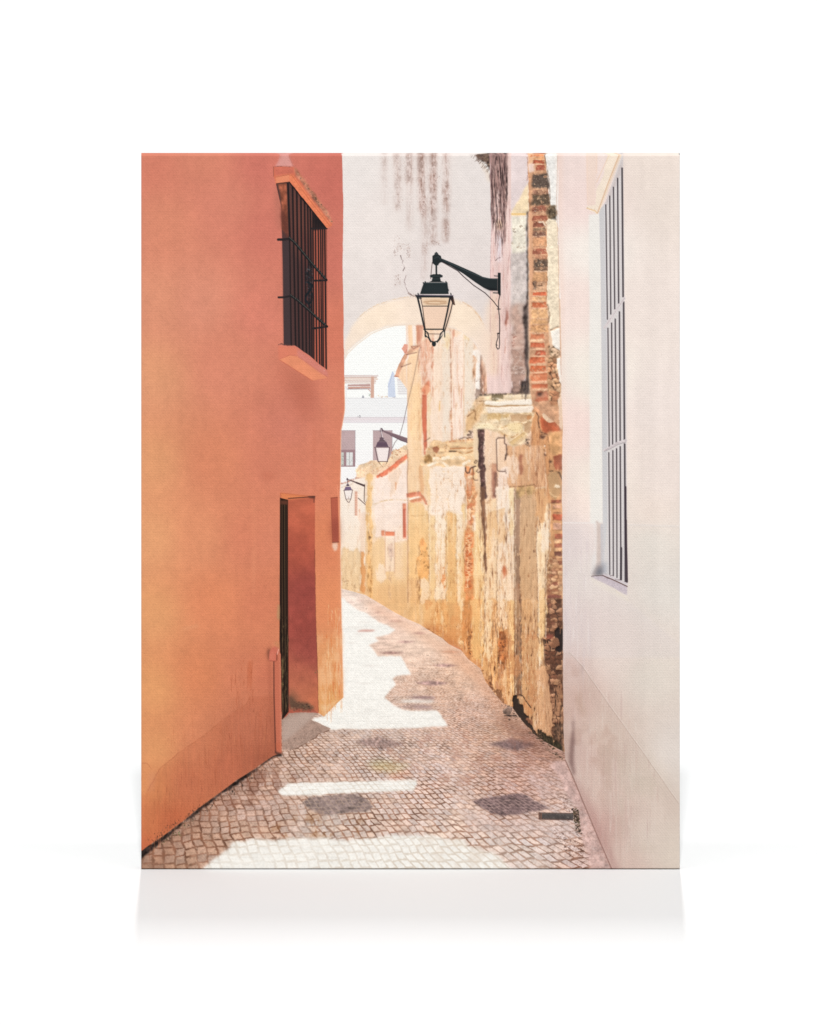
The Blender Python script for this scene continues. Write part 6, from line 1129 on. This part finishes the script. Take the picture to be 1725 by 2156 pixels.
def grid_mesh(name, pos, colr, mat, parent, flip=False):
    """pos (rows, cols, 3), colr (rows, cols, 3) -> one smooth mesh with an ink colour per vertex"""
    h, w = pos.shape[:2]
    me = bpy.data.meshes.new(name)
    me.vertices.add(h * w); me.vertices.foreach_set('co', pos.reshape(-1).astype(np.float32))
    i = np.arange((h - 1) * (w - 1)); r, c = i // (w - 1), i % (w - 1)
    a = r * w + c
    q = np.stack([a, a + w, a + w + 1, a + 1], 1)
    if flip: q = q[:, ::-1]
    me.loops.add(q.size); me.loops.foreach_set('vertex_index', q.reshape(-1).astype(np.int32))
    me.polygons.add(len(q)); me.polygons.foreach_set('loop_start', (np.arange(len(q)) * 4).astype(np.int32))
    me.polygons.foreach_set('use_smooth', np.ones(len(q), bool))
    me.update(calc_edges=True)
    if colr is not None:
        ca = me.color_attributes.new('ink', 'FLOAT_COLOR', 'POINT')
        rgba = np.ones((h * w, 4), np.float32); rgba[:, :3] = colr.reshape(-1, 3)
        ca.data.foreach_set('color', rgba.reshape(-1))
    me.materials.append(mat)
    o = bpy.data.objects.new(name, me); C.objects.link(o); o.parent = parent
    return o


canvas = bpy.data.objects.new('canvas_print', None); C.objects.link(canvas)
canvas.location = (0, 0, 0)
canvas['label'] = 'unframed canvas print of a cobbled lane between orange and white houses with lantern'
canvas['category'] = 'canvas print'
MC = canvas_material()

# printed face: real woven relief, softly rounded where the cloth turns over the bars
R_ = .0008
TOP = 5                                          # rows of ink that turn over the top bar
INKF = INK[TOP:]; HF = H - TOP
ux = np.linspace(0, CW, W); uz = np.linspace(CH, 0, H)[TOP:]
dx = np.minimum(ux, CW - ux)[None, :]; CT = uz[0]; dz = np.minimum(uz, CT - uz)[:, None]
def turn(d): return np.where(d < R_, R_ - np.sqrt(np.maximum(R_ ** 2 - (R_ - d) ** 2, 0)), 0.)
Y = np.maximum(turn(dx), turn(dz)) + 0 * dz
sx_ = XC[None, :] ; sz_ = YC[TOP:, None]
rs = np.random.RandomState(3)
th1 = (1 + .1 * rs.randn(HF, 1).repeat(W, 1)) ; th2 = (1 + .1 * rs.randn(1, W).repeat(HF, 0))
weave = np.sin(6.2832 * (sx_ + .35 * sz_) / 11.3) * np.sin(6.2832 * (sz_) / 9.7 + .6 * np.sin(sx_ / 90.))
weave = weave * .5 + .25 * (th1 * np.sin(6.2832 * sz_ / 9.7)) * .6 + .25 * NZ['fine'][TOP:] * .5
Y = Y - weave * WEAVE * np.clip(np.minimum(dx, dz) / .002, 0, 1)
pos = np.zeros((HF, W, 3)); pos[..., 0] = ux[None, :] - CW / 2; pos[..., 1] = Y; pos[..., 2] = uz[:, None]
face = grid_mesh('printed_face', pos, INKF, MC, canvas)

# the four wrapped edges carry the picture on, mirrored
def wrapped(side):
    n = 12; t = np.linspace(0, 1, n)
    if side in 'LR':
        x = -CW / 2 if side == 'L' else CW / 2
        zz = uz[::3]; k = len(zz)
        p = np.zeros((k, n, 3)); p[..., 0] = x; p[..., 1] = (R_ + t * (CD - R_))[None, :]; p[..., 2] = zz[:, None]
        cols = np.minimum((t * 30).astype(int), W - 1); cols = cols if side == 'L' else W - 1 - cols
        cc = INKF[::3][:, cols]
        o = grid_mesh('wrapped_edge', p, cc, MC, canvas, flip=(side == 'L'))
    else:
        z = CT if side == 'T' else 0.
        xx = ux[::3] - CW / 2; k = len(xx)
        p = np.zeros((n, k, 3)); p[..., 0] = xx[None, :]; p[..., 1] = (R_ + t * (CD - R_))[:, None]; p[..., 2] = z
        rows = np.minimum((t * 30).astype(int), H - 1); rows = rows if side == 'T' else H - 1 - rows
        cc = INK[rows][:, ::3]
        o = grid_mesh('wrapped_edge', p, cc, MC, canvas, flip=(side == 'T'))
    o['label'] = {'L': 'left folded side of the canvas', 'R': 'right folded side of the canvas', 'T': 'top folded edge of the canvas', 'B': 'bottom folded edge of the canvas'}[side]
    return o


for s_ in 'LRTB': wrapped(s_)
# plain cloth back, folded over the bars
mb, ntb, bb = node_mat('raw_canvas_back')
nb = ntb.nodes.new('ShaderNodeTexNoise'); nb.inputs['Scale'].default_value = 300
rb_ = ntb.nodes.new('ShaderNodeValToRGB'); rb_.color_ramp.elements[0].color = (.52, .50, .46, 1); rb_.color_ramp.elements[1].color = (.62, .60, .56, 1)
ntb.links.new(nb.outputs['Fac'], rb_.inputs['Fac']); ntb.links.new(rb_.outputs['Color'], bb.inputs['Base Color']); bb.inputs['Roughness'].default_value = .9
pb = np.array([[[-CW / 2, CD, CT], [CW / 2, CD, CT]], [[-CW / 2, CD, 0], [CW / 2, CD, 0]]])
back = grid_mesh('cloth_back', pb, None, mb, canvas, flip=True)

# the white surface
mf, ntf, bf = node_mat('white_matt_surface')
nf = ntf.nodes.new('ShaderNodeTexNoise'); nf.inputs['Scale'].default_value = 3.; nf.inputs['Detail'].default_value = 4
rf = ntf.nodes.new('ShaderNodeValToRGB'); rf.color_ramp.elements[0].color = (FLOOR * .99,) * 3 + (1,); rf.color_ramp.elements[1].color = (FLOOR,) * 3 + (1,)
ntf.links.new(nf.outputs['Fac'], rf.inputs['Fac']); ntf.links.new(rf.outputs['Color'], bf.inputs['Base Color'])
bf.inputs['Roughness'].default_value = .6; bf.inputs['Specular IOR Level'].default_value = .1
fp = np.array([[[-80, 120, -.0008], [80, 120, -.0008]], [[-80, -60, -.0008], [80, -60, -.0008]]], float)
floor = grid_mesh('white_surface', fp, None, mf, None)
floor['kind'] = 'structure'; floor['label'] = 'plain white surface running back into a white background'

# light: white surroundings, added unseen lamps in front and overhead, a slim high strip behind
wd = bpy.data.worlds.new('World'); scn.world = wd; wd.use_nodes = True
bg = wd.node_tree.nodes['Background']; bg.inputs[0].default_value = COOL + (1,); bg.inputs[1].default_value = WORLD


def area(name, loc, size, size_y, power, aim=(0, 0, .3)):
    l = bpy.data.lights.new(name, 'AREA'); l.shape = 'RECTANGLE'; l.size = size; l.size_y = size_y; l.energy = power; l.color = COOL
    o = bpy.data.objects.new(name, l); C.objects.link(o); o.location = loc
    from mathutils import Vector
    d = Vector(aim) - Vector(loc); o.rotation_euler = d.to_track_quat('-Z', 'Y').to_euler()
    return o


area('added_front_lamp', (0, -110, 118), 6, 14, FRONT, (0, 0, .2))  # added unseen lamp, lights the canvas face and the floor
area('added_overhead_lamp', (0, -15, 62), 62, 5, TOPL, (0, 0, .2))  # added unseen lamp, gives soft shadows beside the canvas foot
el = math.radians(60); RB = 60.
area('rear_strip_lamp', (0, RB * math.cos(el), RB * math.sin(el)), .5, 15., REAR, (0, 0, .2))

# camera: level, raised, with the frame shifted down so that uprights stay upright
cd = bpy.data.cameras.new('camera'); cam = bpy.data.objects.new('camera', cd); C.objects.link(cam); scn.camera = cam
DC = 60.; FH = 4096 * S
zc = (3475 - 2048) * S; xc = (1638.5 - 1642.5) * S
rise = 8.6
cam.location = (xc, -DC, zc + rise); cam.rotation_euler = (math.radians(90), 0, 0)
cd.sensor_fit = 'VERTICAL'; cd.sensor_height = 36; cd.lens = 36 * DC / FH
cd.shift_y = -rise / FH
cd.clip_start = .1; cd.clip_end = 500
scn.render.resolution_x = 819; scn.render.resolution_y = 1024
vs = scn.view_settings; vs.view_transform = 'Standard'; vs.look = 'None'; vs.gamma = 1; vs.exposure = 0; vs.use_curve_mapping = False
